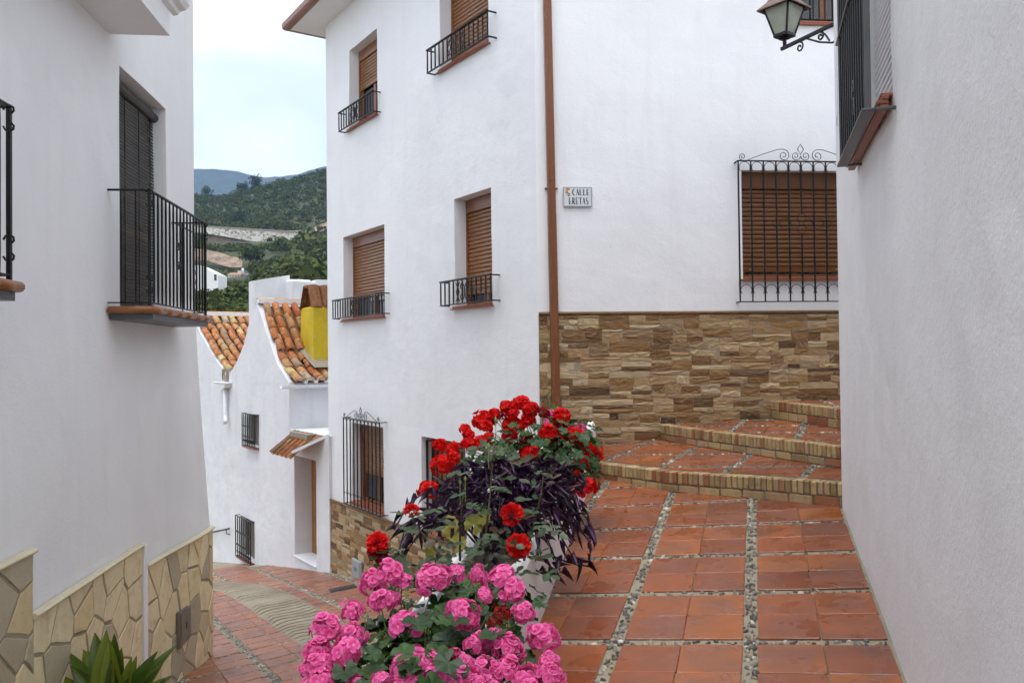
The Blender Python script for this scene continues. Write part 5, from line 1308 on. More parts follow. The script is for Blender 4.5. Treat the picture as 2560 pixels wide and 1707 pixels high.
def ger_leaf(seed, mat='ger_leaf'):
    r = random.Random(seed); b = MB(); n = 18; pts = [(0, 0, -0.10)]
    ring = []
    for i in range(n + 1):
        a = rad(20 + 320 * i / n) - math.pi / 2 - rad(180 - 20) + math.pi * 1.39 * 0; rr = 1.0 + 0.07 * (1 if i % 2 else -1) + r.uniform(-0.05, 0.05)
        ring.append((rr * math.cos(rad(-70 + 320 * i / n)), rr * math.sin(rad(-70 + 320 * i / n)), 0.14 * math.sin(i * 1.9 + seed) + 0.05))
    inner = [(x * 0.55, y * 0.55, 0.02 + z * 0.2) for x, y, z in ring]
    pts += inner + ring; m = n + 1
    b.add(pts, [(0, 1 + i, 2 + i) for i in range(n)] + [(1 + i, 1 + m + i, 2 + m + i, 2 + i) for i in range(n)]); return b.mesh('leaf', mat, smooth=True, recalc=False)
GL = [ger_leaf(i) for i in range(4)]
def leaf_T(p, nrm_, size, roll):
    z = nrm_.normalized(); x = z.cross(V((0.31, 0.17, 0.93)))
    if x.length < 0.05: x = z.cross(V((1, 0, 0)))
    x.normalize(); return frm(p, x, z.cross(x), z) @ Matrix.Rotation(roll, 4, 'Z') @ Matrix.Scale(size, 4)
def mound_leaves(plant, c, rad3, n, sz, seed, meshes, shell=0.55, low=-0.5, up=0.7, name='leaf'):
    r = random.Random(seed)
    for i in range(n):
        while True:
            d = V((r.gauss(0, 1), r.gauss(0, 1), r.gauss(0, 1))).normalized()
            if d.z > low: break
        k = r.uniform(shell, 1.0); p = V(c) + V((d.x * rad3[0], d.y * rad3[1], d.z * rad3[2])) * k
        nn = (V((d.x / rad3[0], d.y / rad3[1], d.z / rad3[2])).normalized() * 0.8 + V((0, -0.15, up)) + V((r.gauss(0, 0.3), r.gauss(0, 0.3), r.gauss(0, 0.2)))).normalized()
        inst(meshes[i % len(meshes)], name, plant, leaf_T(p, nn, r.uniform(*sz), r.uniform(0, 6.28)))
def stems(plant, root_f, tips, rr, mat, sag=0.05):
    b = MB()
    for p in tips:
        a = root_f(p); mid = a.lerp(p, 0.55) + V((0, 0, sag)); b.tube([tuple(a), tuple(mid), tuple(p)], [rr * 1.4, rr * 1.1, rr], 5)
    b.build('stem', mat, plant, smooth=True)
def head_T(p, size, r, tilt):
    return Matrix.Translation(p) @ Matrix.Rotation(r.uniform(0, 6.28), 4, 'Z') @ Matrix.Rotation(tilt, 4, 'X') @ Matrix.Rotation(r.uniform(0, 6.28), 4, 'Z') @ Matrix.Scale(size, 4)

# pink geranium in the foreground
r = random.Random(77)
pk = empty('pink_geranium', (-0.40, 2.85, pl_z(2.85) + 0.4), 'pink flowering geranium filling the near end of the planter', 'geranium', None)
Z = [(620, 270, 120), (770, 190, 125), (870, 265, 100), (690, 430, 105), (790, 420, 80), (1140, 240, 150), (1360, 200, 95), (1550, 200, 85), (1760, 230, 140), (1860, 330, 120), (1610, 380, 80), (1420, 545, 145), (905, 660, 145), (1960, 540, 105),
     (195, 670, 135), (430, 540, 105), (430, 750, 115), (390, 880, 130), (120, 880, 120), (150, 1000, 130), (40, 1040, 80), (150, 1130, 120), (300, 1050, 60), (2130, 750, 160), (1600, 800, 100), (1810, 850, 140), (1510, 830, 85), (1710, 740, 75), (2190, 970, 95), (2190, 1110, 125),
     (890, 920, 90), (1000, 930, 105), (880, 1050, 125), (1120, 990, 125), (1160, 1120, 150), (1390, 1000, 140), (1430, 1130, 130), (1610, 1030, 120), (1810, 1060, 130), (1960, 1130, 130), (690, 1150, 95), (1000, 1150, 115), (1560, 1150, 90), (1270, 930, 75), (1250, 1240, 140), (860, 1220, 120), (1650, 1240, 140), (2050, 1230, 130), (460, 1200, 100), (80, 1230, 110)]
tips = []
for i, (zx, zy, zr) in enumerate(Z):
    u, v = 760 + zx / 3.5636, 1380 + zy / 3.5636; y = 3.10 - (v - 1420) / 300 * 0.62 + r.uniform(-0.06, 0.06); p = at(u, v, y)
    R = zr / 3.5636 / F_PX * y; me = PINK[i % 4] if r.random() < 0.75 else PINK[4 + i % 2]
    inst(me, 'flower_head', pk, head_T(p, R / 0.0465, r, r.uniform(0, 0.5)) @ Matrix.Diagonal((r.uniform(0.85, 1.12), r.uniform(0.85, 1.12), r.uniform(0.8, 1.0), 1))); tips.append(p - V((0, 0, R * 0.6)))
stems(pk, lambda p: V((-0.40 + (p.x + 0.40) * 0.45, 2.80 + (p.y - 2.8) * 0.6, -1.12)), tips, 0.0022, 'stem')
for (cx, cy, cz, rx, ry, rz, n) in ((-0.30, 2.75, -1.06, 0.36, 0.42, 0.22, 150), (-0.10, 2.70, -1.10, 0.24, 0.30, 0.17, 45), (-0.48, 2.70, -1.10, 0.20, 0.25, 0.14, 30), (-0.30, 3.05, -1.02, 0.30, 0.25, 0.17, 45), (-0.08, 3.30, -1.03, 0.20, 0.35, 0.19, 60), (-0.35, 3.45, -1.05, 0.20, 0.35, 0.17, 40)):
    mound_leaves(pk, (cx, cy, cz), (rx, ry, rz), n, (0.030, 0.050), int(cx * 100) + 900, GL, 0.45, -0.35, 0.55)
b = MB(); rb = random.Random(4)
for (zx, zy) in ((1080, 690), (545, 560), (1810, 650), (1990, 990), (910, 390), (1060, 130), (1080, 185), (1530, 290)):
    u, v = 760 + zx / 3.5636, 1380 + zy / 3.5636; p = at(u, v, 3.08 - (v - 1420) / 300 * 0.6)
    for i in range(9): q = p + V((rb.gauss(0, 0.007), rb.gauss(0, 0.007), rb.gauss(0, 0.006))); b.lathe([(0.0, 0.006), (0.0026, 0.002), (0.0022, -0.003), (0.0, -0.006)], 5, T=Matrix.Translation(q))
    b.tube([tuple(p - V((0, 0, 0.004))), tuple(p - V((0.005, -0.01, 0.10)))], 0.002, 4)
b.build('bud_cluster', 'bud', pk)
DRY = floret_head(26, 5, 0.04, 0.012, 0.010, 301, 'dark_red', 0.2)
for (zx, zy, s_) in ((1760, 560, 0.9), (1340, 910, 0.6), (1690, 640, 0.6)):
    u, v = 760 + zx / 3.5636, 1380 + zy / 3.5636; inst(DRY, 'faded_flower_head', pk, head_T(at(u, v, 3.0 - (v - 1420) / 300 * 0.5), s_, r, 0.2))

# red geranium further along
r = random.Random(78)
rg_ = empty('red_geranium', (0.25, 6.4, pl_z(6.4) + 0.4), 'tall red geranium bush in the middle of the planter', 'geranium', None)
Z = [(1190, 235, 100, 0), (1015, 280, 80, 0), (730, 450, 115, 0), (850, 370, 75, 0), (1080, 370, 75, 0), (920, 400, 70, 1), (1310, 310, 90, 0), (1450, 350, 90, 1), (1280, 440, 95, 0), (1090, 510, 120, 0), (1050, 640, 95, 0), (1680, 390, 95, 0), (1690, 530, 110, 1), (1525, 610, 115, 0), (1655, 640, 45, 0), (1840, 630, 100, 0), (1940, 730, 90, 0), (2075, 835, 112, 0), (1905, 960, 92, 0), (2030, 1020, 110, 1), (1980, 1260, 130, 0), (1285, 640, 50, 0), (1260, 720, 105, 1), (1285, 860, 115, 0), (500, 550, 62, 0), (545, 620, 72, 0), (545, 745, 85, 0), (700, 720, 100, 0), (780, 660, 62, 0), (190, 750, 80, 0), (355, 790, 75, 0), (240, 980, 120, 0), (370, 900, 75, 0), (50, 1300, 105, 0), (1230, 1145, 36, 0), (1880, 1100, 42, 0), (1700, 1430, 60, 0), (1010, 1010, 50, 0), (760, 530, 80, 0)]
tips = []
for i, (zx, zy, zr, dk) in enumerate(Z):
    u, v = 1060 + zx / 4.9, 960 + zy / 4.9; y = 6.75 - (v - 1000) / 230 * 0.75 + r.uniform(-0.12, 0.12); p = at(u, v, y); R = zr / 4.9 / F_PX * y
    inst((DRED if dk else RED)[i % (2 if dk else 4)], 'flower_head', rg_, head_T(p, R / 0.042, r, r.uniform(0, 0.6)) @ Matrix.Diagonal((r.uniform(0.9, 1.1), r.uniform(0.9, 1.1), r.uniform(0.85, 1.0), 1))); tips.append(p - V((0, 0, R * 0.6)))
stems(rg_, lambda p: V((0.24 + (p.x - 0.24) * 0.4, 6.4 + (p.y - 6.4) * 0.5, -0.86)), tips, 0.0035, 'stem')
for (c, q, n) in (((0.18, 6.35, -0.82), (0.45, 0.45, 0.36), 130), ((0.42, 6.2, -0.86), (0.27, 0.38, 0.34), 90), ((-0.15, 6.3, -0.85), (0.30, 0.35, 0.26), 45)):
    mound_leaves(rg_, c, q, n, (0.030, 0.052), int(c[0] * 100) + 500, GL, 0.5, -0.4, 0.45)

# purple heart spilling over both sides
r = random.Random(79)
ph = empty('purple_heart_plant', (0.0, 5.0, pl_z(5.0) + 0.4), 'dark purple leaved trailing plant below the red geranium', 'plant', None)
def strap(seed, L=1.0, W=0.17, droop=0.5, fold=0.07, mat='purple_leaf', n=5):
    b = MB(); pts = []
    for i in range(n + 1):
        t = i / n; w = W * (math.sin(math.pi * min(1, 0.16 + t * 0.84)) ** 0.75) * 0.5; 
        if i == n: w = 0.004
        x = t * L * (1 - 0.18 * droop * t); z = -droop * L * t * t * 0.55
        pts += [(x, -w, z + fold * W * 2 * (1 - t)), (x, 0, z), (x, w, z + fold * W * 2 * (1 - t))]
    b.add(pts, [(3 * i + k, 3 * i + k + 1, 3 * i + 4 + k, 3 * i + 3 + k) for i in range(n) for k in (0, 1)]); return b.mesh('leaf', mat, smooth=True, recalc=False)
PL = [strap(0, 1, 0.19, 0.2, 1.0), strap(1, 1, 0.17, 0.6, 1.2), strap(2, 1, 0.21, 0.4, 0.8), strap(3, 1, 0.16, 0.9, 1.2)]
def dir_T(p, d, up, size, roll=0.0):
    x = d.normalized(); y = up.cross(x)
    if y.length < 0.05: y = V((0, 1, 0)).cross(x)
    y.normalize(); return frm(p, x, y, x.cross(y)) @ Matrix.Rotation(roll, 4, 'X') @ Matrix.Scale(size, 4)
shoots = MB(); cnt = 0; fl = MB(); far = MB()
for i in range(96):
    a = r.uniform(0, 2 * math.pi); k = r.uniform(0.25, 1.0) ** 0.6; base = V((-0.02 + r.uniform(-0.12, 0.12) + 0.0, r.uniform(4.45, 5.55), 0)); base.x += planter_x(base.y) - 0.20; base.z = pl_z(base.y) + 0.41
    out = V((math.cos(a) * (0.62 if math.cos(a) < 0 else 0.47), math.sin(a) * 0.35, 0)) * k; hgt = 0.37 * (1 - 0.55 * k) + r.uniform(-0.05, 0.06); drop = 0.30 * max(0, k - 0.55) * 2
    if out.x < 0: out.x *= 1.0
    pth = [base, base + out * 0.45 + V((0, 0, hgt * 0.9)), base + out * 0.8 + V((0, 0, hgt - drop * 0.35)), base + out + V((0, 0, hgt - drop))]
    shoots.tube([tuple(p) for p in pth], [0.006, 0.006, 0.005, 0.003], 5)
    for j in range(7):
        t = 0.28 + 0.72 * j / 6; s_ = t * 3; q = min(2, int(s_)); p = pth[q].lerp(pth[q + 1], s_ - q); tn = (pth[q + 1] - pth[q]).normalized(); aa = j * 2.6 + r.uniform(-0.4, 0.4)
        sd_ = tn.cross(V((0, 0, 1))).normalized(); d = (tn * 0.75 + (sd_ * math.cos(aa) + sd_.cross(tn) * math.sin(aa)) * 0.85 + V((0, 0, 0.12))).normalized()
        T = dir_T(p, d, V((r.gauss(0, 0.2), r.gauss(0, 0.2), 1)), r.uniform(0.07, 0.125), r.gauss(0, 0.3)); me = PL[cnt % 4]
        if cnt < 300: inst(me, 'leaf', ph, T)
        else: far.add([v_.co for v_ in me.vertices], [tuple(pp_.vertices) for pp_ in me.polygons], T=T)
        cnt += 1
    if i % 4 == 0:
        p = pth[-1]
        for q in range(3): aa = q * 2.1; fl.add([tuple(p), tuple(p + V((0.012 * math.cos(aa), -0.004, 0.012 * math.sin(aa)))), tuple(p + V((0.014 * math.cos(aa + 0.7), -0.003, 0.014 * math.sin(aa + 0.7))))], [(0, 1, 2)])
shoots.build('stem', 'purple_leaf', ph, smooth=True); fl.build('small_flowers', 'violet', ph, recalc=False); far.build('inner_leaves', 'purple_leaf', ph, smooth=True, recalc=False, kind='stuff')
def shoot(pts_uv):          # a stray shoot reaching out over the path
    ps = [at(u, v, y) for u, v, y in pts_uv]; b = MB(); b.tube([tuple(p) for p in ps], 0.006, 5); b.build('stem', 'purple_leaf', ph)
    for a, c in zip(ps, ps[1:]):
        for k in (0.4, 0.95):
            p = a.lerp(c, k); d = (c - a).normalized() + V((r.gauss(0, 0.5), r.gauss(0, 0.4), r.gauss(0.1, 0.6))); inst(PL[r.randrange(4)], 'leaf', ph, dir_T(p, d, V((0, 0, 1)), r.uniform(0.08, 0.13)))
shoot([(1370, 1385, 4.9), (1420, 1405, 4.85), (1470, 1415, 4.8), (1475, 1385, 4.8)]); shoot([(1290, 1390, 4.6), (1330, 1420, 4.5), (1370, 1440, 4.45), (1390, 1420, 4.4)]); shoot([(1060, 1300, 5.0), (1010, 1330, 4.95), (990, 1400, 4.9)])
shoot([(1060, 1230, 5.1), (1020, 1260, 5.05), (985, 1325, 5.0)])

# rose bush in front of it
r = random.Random(80)
rb_ = empty('rose_bush', (-0.15, 4.15, pl_z(4.15) + 0.4), 'thorny rose bush with four red roses behind the pink geranium', 'rose bush')
def rose_head(mat, seed):
    r = random.Random(seed); b = MB()
    for ring, (n, rr, el, L) in enumerate(((3, 0.004, 1.45, 0.030), (4, 0.008, 1.25, 0.034), (5, 0.013, 1.0, 0.036), (6, 0.018, 0.72, 0.036), (7, 0.021, 0.48, 0.034), (7, 0.021, 0.15, 0.030))):
        for k in range(n):
            a = 2 * math.pi * k / n + ring * 0.6 + r.gauss(0, 0.1); o = V((math.cos(a), math.sin(a), 0)); t = V((-o.y, o.x, 0)); c = o * rr + V((0, 0, -0.004 * ring)); dr = o * math.cos(el) + V((0, 0, math.sin(el))); W = 0.032
            dn = V((0, 0, 1)) * math.cos(el) - o * math.sin(el); P = lambda u, v_, h: c + dr * (u * L) + t * (v_ * W) + dn * (h * L)
            ruf = r.uniform(-0.15, 0.15)
            b.add([P(0, 0, 0), P(0.5, -0.5, 0.28), P(0.5, 0, 0), P(0.5, 0.5, 0.28), P(0.95, -0.42, 0.05 + ruf), P(1.05, 0, -0.18), P(0.95, 0.42, 0.05 - ruf)], [(0, 2, 1), (0, 3, 2), (1, 2, 5, 4), (2, 3, 6, 5)], [0.0, 0.4, 0.35, 0.4, 0.9, 1.0, 0.9])
    return b.mesh('rose', mat, recalc=False)
RH = [rose_head('rose_red', 1), rose_head('rose_red', 2), rose_head('dark_rose', 3)]
roses = []
for k, (u, v, rr, y, me, tl) in enumerate(((1280, 1283, 27, 4.0, 0, 0.9), (1297, 1362, 28, 3.9, 1, 1.1), (1028, 1272, 19, 4.25, 0, 0.2), (943, 1352, 25, 3.9, 1, 0.8), (944, 1378, 24, 3.92, 2, 1.3))):
    p = at(u, v, y); R = rr / F_PX * y; inst(RH[me], 'rose', rb_, Matrix.Translation(p) @ Matrix.Rotation(tl, 4, 'X') @ Matrix.Rotation(k * 1.3, 4, 'Z') @ Matrix.Scale(R / 0.046, 4)); roses.append(p)
canes = [[(1210, 1410, 4.2), (1215, 1330, 4.15), (1225, 1240, 4.2), (1232, 1140, 4.25), (1240, 1080, 4.3)], [(1310, 1400, 4.1), (1335, 1310, 4.05), (1352, 1240, 4.05), (1358, 1190, 4.1)], [(1150, 1400, 4.1), (1150, 1330, 4.05), (1152, 1290, 4.0), (1162, 1210, 4.0)], [(1060, 1420, 4.15), (1000, 1400, 4.0), (960, 1385, 3.95), (948, 1372, 3.92)], [(1120, 1410, 4.2), (1070, 1350, 4.2), (1035, 1310, 4.25), (1029, 1280, 4.25)], [(1280, 1400, 4.0), (1285, 1330, 4.0), (1281, 1295, 4.0)], [(1270, 1420, 3.95), (1290, 1390, 3.92), (1297, 1370, 3.9)]]
b = MB(); ct = []
for c in canes:
    ps = [at(*q) for q in c]; b.tube([tuple(p) for p in ps], [0.007 - 0.004 * i / (len(ps) - 1) for i in range(len(ps))], 6); ct.append(ps)
    for a, e in zip(ps, ps[1:]):
        for k in range(3): p = a.lerp(e, r.random()); o = V((r.gauss(0, 1), r.gauss(0, 1), r.gauss(0, 0.3))).normalized(); b.tube([tuple(p), tuple(p + o * 0.014)], [0.0025, 0.0004], 4)
b.build('cane', 'rose_stem', rb_)
def rose_leaflet(mat):
    b = MB(); n = 5; pts = []
    for i in range(n + 1):
        t = i / n; w = 0.36 * math.sin(math.pi * (0.06 + 0.90 * t)) ** 0.8; pts += [(t, -w, 0.10 * abs(w) * 2), (t, 0, -0.03 * math.sin(3 * t)), (t, w, 0.10 * abs(w) * 2)]
    b.add(pts, [(3 * i + k, 3 * i + k + 1, 3 * i + 4 + k, 3 * i + 3 + k) for i in range(n) for k in (0, 1)]); return b.mesh('leaflet', mat, smooth=True, recalc=False)
RLF = [rose_leaflet('rose_leaf'), rose_leaflet('rose_leaf'), rose_leaflet('rose_leaf_red')]
def spray(p, d, young=0.15, s=1.0):
    d = d.normalized(); sd_ = d.cross(V((0, 0, 1))).normalized(); me = RLF[2] if r.random() < young else RLF[0]
    for o, dd, k in ((d * 0.075, d, 1.0), (d * 0.055, d * 0.4 + sd_, 0.85), (d * 0.055, d * 0.4 - sd_, 0.85), (d * 0.025, d * 0.3 + sd_, 0.7), (d * 0.025, d * 0.3 - sd_, 0.7)):
        inst(me, 'leaflet', rb_, dir_T(p + o * s, dd + V((0, 0, r.gauss(0, 0.2))), V((r.gauss(0, 0.35), -0.35 + r.gauss(0, 0.3), 1)), r.uniform(0.045, 0.062) * k * s))
for ps in ct:
    for a, e in zip(ps[0:], ps[1:]):
        for k in range(2): spray(a.lerp(e, r.random()), V((r.gauss(0, 1), r.gauss(-0.4, 0.6), r.gauss(0.1, 0.3))))
for (u, v, y) in ((1270, 1160, 4.05), (1330, 1180, 4.05), (1390, 1215, 4.1), (1350, 1300, 3.95), (1365, 1310, 3.95), (1215, 1225, 4.0), (1265, 1230, 4.0), (1180, 1180, 4.1), (1230, 1110, 4.2), (1255, 1098, 4.2), (1090, 1360, 4.0), (1060, 1390, 4.0), (1150, 1400, 3.95), (1230, 1330, 3.95), (1250, 1390, 3.9), (1320, 1400, 3.9), (1010, 1380, 3.95), (1120, 1270, 4.0), (1130, 1410, 3.9), (1190, 1420, 3.9), (1060, 1425, 3.9), (1350, 1420, 3.85), (1220, 1420, 3.88), (1280, 1425, 3.85), (1100, 1430, 3.8), (1160, 1440, 3.7), (1230, 1450, 3.7), (1010, 1430, 3.9), (1040, 1330, 4.0), (1180, 1350, 3.9), (1200, 1380, 3.85), (1130, 1340, 3.95), (1090, 1400, 3.85), (1180, 1460, 3.6)): spray(at(u, v, y), V((r.gauss(0, 1), -0.5, r.gauss(0, 0.3))), 0.1, 1.1)
for (u, v) in ((1150, 1206), (1163, 1198), (1221, 1115), (1239, 1050)):
    b = MB(); p = at(u, v, 4.05); b.lathe([(0.0, 0.018), (0.005, 0.010), (0.007, 0.0), (0.004, -0.007), (0.0, -0.009)], 7, T=Matrix.Translation(p)); b.tube([tuple(p), tuple(p - V((0, 0, 0.11)))], 0.0022, 4); b.build('bud', 'bud', rb_)
yl = MB(); yl_me = []
YLF = ger_leaf(9, 'yellow_leaf')
for (u, v, y, s_) in ((1122, 1312, 4.35, 0.052), (1130, 1335, 4.33, 0.045), (1185, 1310, 4.3, 0.055), (1208, 1292, 4.28, 0.042), (1145, 1358, 4.3, 0.045), (1075, 1375, 4.25, 0.038)): inst(YLF, 'yellow_leaf', rb_, leaf_T(at(u, v, y), V((r.gauss(0, 0.4), -1, 0.35)), s_, r.uniform(0, 6)))

# small plants at the far end of the planter
r = random.Random(81)
fp = empty('small_pink_geranium', (0.62, 8.0, pl_z(8.0) + 0.4), 'small pink geranium at the far end of the planter', 'geranium')
tips = []
for i, (zx, zy, zr) in enumerate(((1560, 360, 60), (1500, 470, 45), (1850, 540, 60), (1940, 530, 60), (1960, 600, 75), (2000, 660, 55), (1870, 790, 35))):
    p = at(1060 + zx / 4.9, 960 + zy / 4.9, 7.8 + r.uniform(-0.15, 0.15)); inst(PINK[i % 4], 'flower_head', fp, head_T(p, zr / 4.9 / F_PX * 7.8 / 0.053, r, 0.2)); tips.append(p)
stems(fp, lambda p: V((0.60 + (p.x - 0.6) * 0.3, 7.8, pl_z(7.8) + 0.40)), tips, 0.003, 'stem')
mound_leaves(fp, (0.58, 7.75, pl_z(7.75) + 0.46), (0.26, 0.3, 0.16), 40, (0.03, 0.045), 33, GL)
lp = empty('green_lily', (0.45, 8.1, pl_z(8.1) + 0.4), 'bright green pointed leaves in front of the brown drainpipe', 'plant')
LLF = [strap(0, 1, 0.16, 0.25, 0.6, 'lily_leaf'), strap(1, 1, 0.20, 0.5, 0.5, 'lily_leaf')]
for i, (u, v) in enumerate(((1372, 1003), (1398, 1010), (1402, 1018), (1362, 1020), (1385, 1008), (1420, 1043), (1350, 1035))):
    a = V((0.44, 8.15, pl_z(8.15) + 0.42)); t_ = at(u, v, 8.1 + 0.06 * (i % 3)); d = t_ - a; inst(LLF[i % 2], 'leaf', lp, dir_T(a, d + V((0, 0, 0.06)), V((0.2, -1, 0.3)), d.length * 1.06))

# broad leaved plant at the foot of the left house
cv = empty('clivia_plant', (-2.62, 5.55, street_z(-2.62, 5.55)), 'strap leaved green plant in a pot against the crazy paving', 'plant')
b = MB(Matrix.Translation((-2.62, 5.55, street_z(-2.62, 5.55)))); b.lathe([(0.0, 0.0), (0.13, 0.0), (0.19, 0.30), (0.205, 0.30), (0.205, 0.35), (0.18, 0.35), (0.17, 0.31), (0.0, 0.31)], 20); b.build('pot', 'pot', cv, smooth=False)
CL = [strap(i, 1, w * 1.12, d, 0.5, 'strap_leaf', 8) for i, (w, d) in enumerate(((0.19, 0.25), (0.21, 0.6), (0.17, 1.0), (0.22, 0.4)))]
root = V((-2.62, 5.55, street_z(-2.62, 5.55) + 0.31)); r = random.Random(5)
for i, (u, v) in enumerate(((228, 1596), (232, 1604), (256, 1620), (170, 1630), (285, 1640), (195, 1650), (305, 1660), (350, 1653), (398, 1697), (372, 1690), (330, 1700), (240, 1655), (215, 1680), (275, 1660), (160, 1690), (130, 1720), (420, 1740), (300, 1730), (180, 1740), (250, 1745), (345, 1745), (210, 1730), (255, 1690), (318, 1690), (190, 1700), (280, 1710), (360, 1720), (145, 1700), (235, 1725), (390, 1715), (300, 1690), (150, 1665), (205, 1618), (245, 1640), (268, 1606), (300, 1628), (335, 1670), (380, 1675), (188, 1640), (322, 1648), (270, 1680), (215, 1700), (355, 1695))):
    t_ = at(u, v, 5.5 + r.uniform(-0.15, 0.2)); d = t_ - root; lean = min(1.0, math.hypot(d.x, d.y) / 0.4); me = CL[0 if lean < 0.35 else (3 if lean < 0.6 else 1 + i % 2)]
    inst(me, 'leaf', cv, dir_T(root + V((r.gauss(0, 0.02), r.gauss(0, 0.02), 0)), d + V((0, 0, 0.20 * lean * d.length)), V((-d.x * 0.5, -1.0, 0.7)), d.length * (1.05 + 0.12 * lean)))

# ------------------------------------------------------------------ lantern on its bracket
lt = empty('wall_lantern', (2.50, 6.12, 2.42), 'old four sided wall lantern on a scrolled iron bracket', 'lantern')
LP = V((2.235, 6.70, 0)); root = V((2.50, 6.115, 0)); dv = (LP - root).normalized(); TLn = frm((root.x, root.y, 2.465), dv, V((-dv.y, dv.x, 0)), (0, 0, 1)); LL = (LP - root).length
b = MB(TLn); b.cbox(0.0, LL + 0.04, -0.012, 0.012, -0.014, 0.014, 0.003); b.cbox(-0.02, 0.0, -0.03, 0.03, -0.25, 0.05, 0.004)
b.tube([(LL * 0.62, 0, -0.014), (LL * 0.42, 0, -0.085), (LL * 0.22, 0, -0.135), (LL * 0.10, 0, -0.13), (0.0, 0, -0.08)], 0.008, 5)
b.tube([(p[0], 0, p[2]) for p in scroll(LL * 0.74, -0.055, 0.042, 1.3, math.pi / 2, 1, 12)], 0.007, 5); b.tube([(LL * 0.26, 0, -0.11), (LL * 0.32, 0, -0.05)] + [(p[0], 0, p[2]) for p in scroll(LL * 0.40, -0.045, 0.036, 1.3, math.pi / 2, 1, 12)], 0.008, 5)
b.tube([(p[0], 0, p[2]) for p in scroll(LL * 0.10, -0.06, 0.04, 1.4, 0, 1, 12)], 0.008, 5); br = b.build('bracket', 'iron', lt)
b = MB(Matrix.Translation((LP.x, LP.y, 2.478)) @ Matrix.Rotation(rad(38), 4, 'Z') @ Matrix.Scale(0.87, 4)); k = 0.5
zb0, zt0, hb, ht = 0.10, 0.355, 0.066, 0.128
b.tube([(0, 0, 0.0), (0, 0, 0.085)], 0.018, 8); b.cbox(-hb - 0.008, hb + 0.008, -hb - 0.008, hb + 0.008, zb0 - 0.02, zb0 + 0.012, 0.004); b.cbox(-0.035, 0.035, -0.035, 0.035, 0.06, 0.0795, 0.003)
for sx in (-1, 1):
    for sy in (-1, 1): b.tube([(sx * hb, sy * hb, zb0 + 0.01), (sx * ht, sy * ht, zt0)], 0.011, 4)
for s_ in (-1, 1): b.tube([(-ht, s_ * ht, zt0), (ht, s_ * ht, zt0)], 0.010, 4); b.tube([(s_ * ht, -ht, zt0), (s_ * ht, ht, zt0)], 0.010, 4)
fr_ = b.build('frame', 'iron', lt)
for q in range(4):
    g = MB(b.T @ Matrix.Rotation(q * math.pi / 2, 4, 'Z')); g.add([(-hb + 0.008, -hb, zb0 + 0.013), (hb - 0.008, -hb, zb0 + 0.013), (ht - 0.009, -ht, zt0 - 0.008), (-ht + 0.009, -ht, zt0 - 0.008), (-hb + 0.008, -hb + 0.004, zb0 + 0.013), (hb - 0.008, -hb + 0.004, zb0 + 0.013), (ht - 0.009, -ht + 0.004, zt0 - 0.008), (-ht + 0.009, -ht + 0.004, zt0 - 0.008)], [(0, 1, 2, 3), (7, 6, 5, 4), (0, 4, 5, 1), (2, 6, 7, 3)]); g.build('glass_pane', 'lamp_glass', fr_)
g = MB(b.T); e0 = 0.175
def sq(h, z): return [(-h, -h, z), (h, -h, z), (h, h, z), (-h, h, z)]
rings = [sq(e0, 0.335), sq(e0 + 0.003, 0.345), sq(0.115, 0.41), sq(0.075, 0.49), sq(0.06, 0.50), sq(0.055, 0.53), sq(0.008, 0.57)]
g.add([p for q in rings for p in q], [(j * 4 + i, j * 4 + (i + 1) % 4, (j + 1) * 4 + (i + 1) % 4, (j + 1) * 4 + i) for j in range(6) for i in range(4)]); g.build('lantern_roof', 'lamp_copper', lt, recalc=False)

# ------------------------------------------------------------------ street name sign
sg = empty('street_sign', tuple(T2 @ V((-0.445, 0.0, 1.60))), 'small glazed street name tile beside the brown drainpipe', 'sign')
b = MB(T2); b.cbox(-0.604, -0.284, 0.0125, 0.026, 1.602, 1.823, 0.003); b.build('tile', 'sign_tile', sg)
TS = T2 @ Matrix.Translation((-0.284, 0.0, 1.602)) @ Matrix.Diagonal((-1, 1, 1, 1))     # x to the right seen from the path
def flat(pts, mat, name, dy=0.0): g = MB(TS); n = len(pts); g.add([(x, 0.0265 + dy, z) for x, z in pts] + [(x, 0.0275 + dy, z) for x, z in pts], [tuple(range(n)), tuple(range(2 * n - 1, n - 1, -1))] + [(i, (i + 1) % n, n + (i + 1) % n, n + i) for i in range(n)]); return g.build(name, mat, sg)
g = MB(TS); W, H, t_ = 0.32, 0.221, 0.0045
for (a, c, d, e) in ((0.006, W - 0.006, 0.006, 0.006 + t_), (0.006, W - 0.006, H - 0.006 - t_, H - 0.006), (0.006, 0.006 + t_, 0.006 + t_, H - 0.006 - t_), (W - 0.006 - t_, W - 0.006, 0.006 + t_, H - 0.006 - t_)): g.box(a, c, 0.0265, 0.0275, d, e)
g.build('border', 'sign_blue', sg)
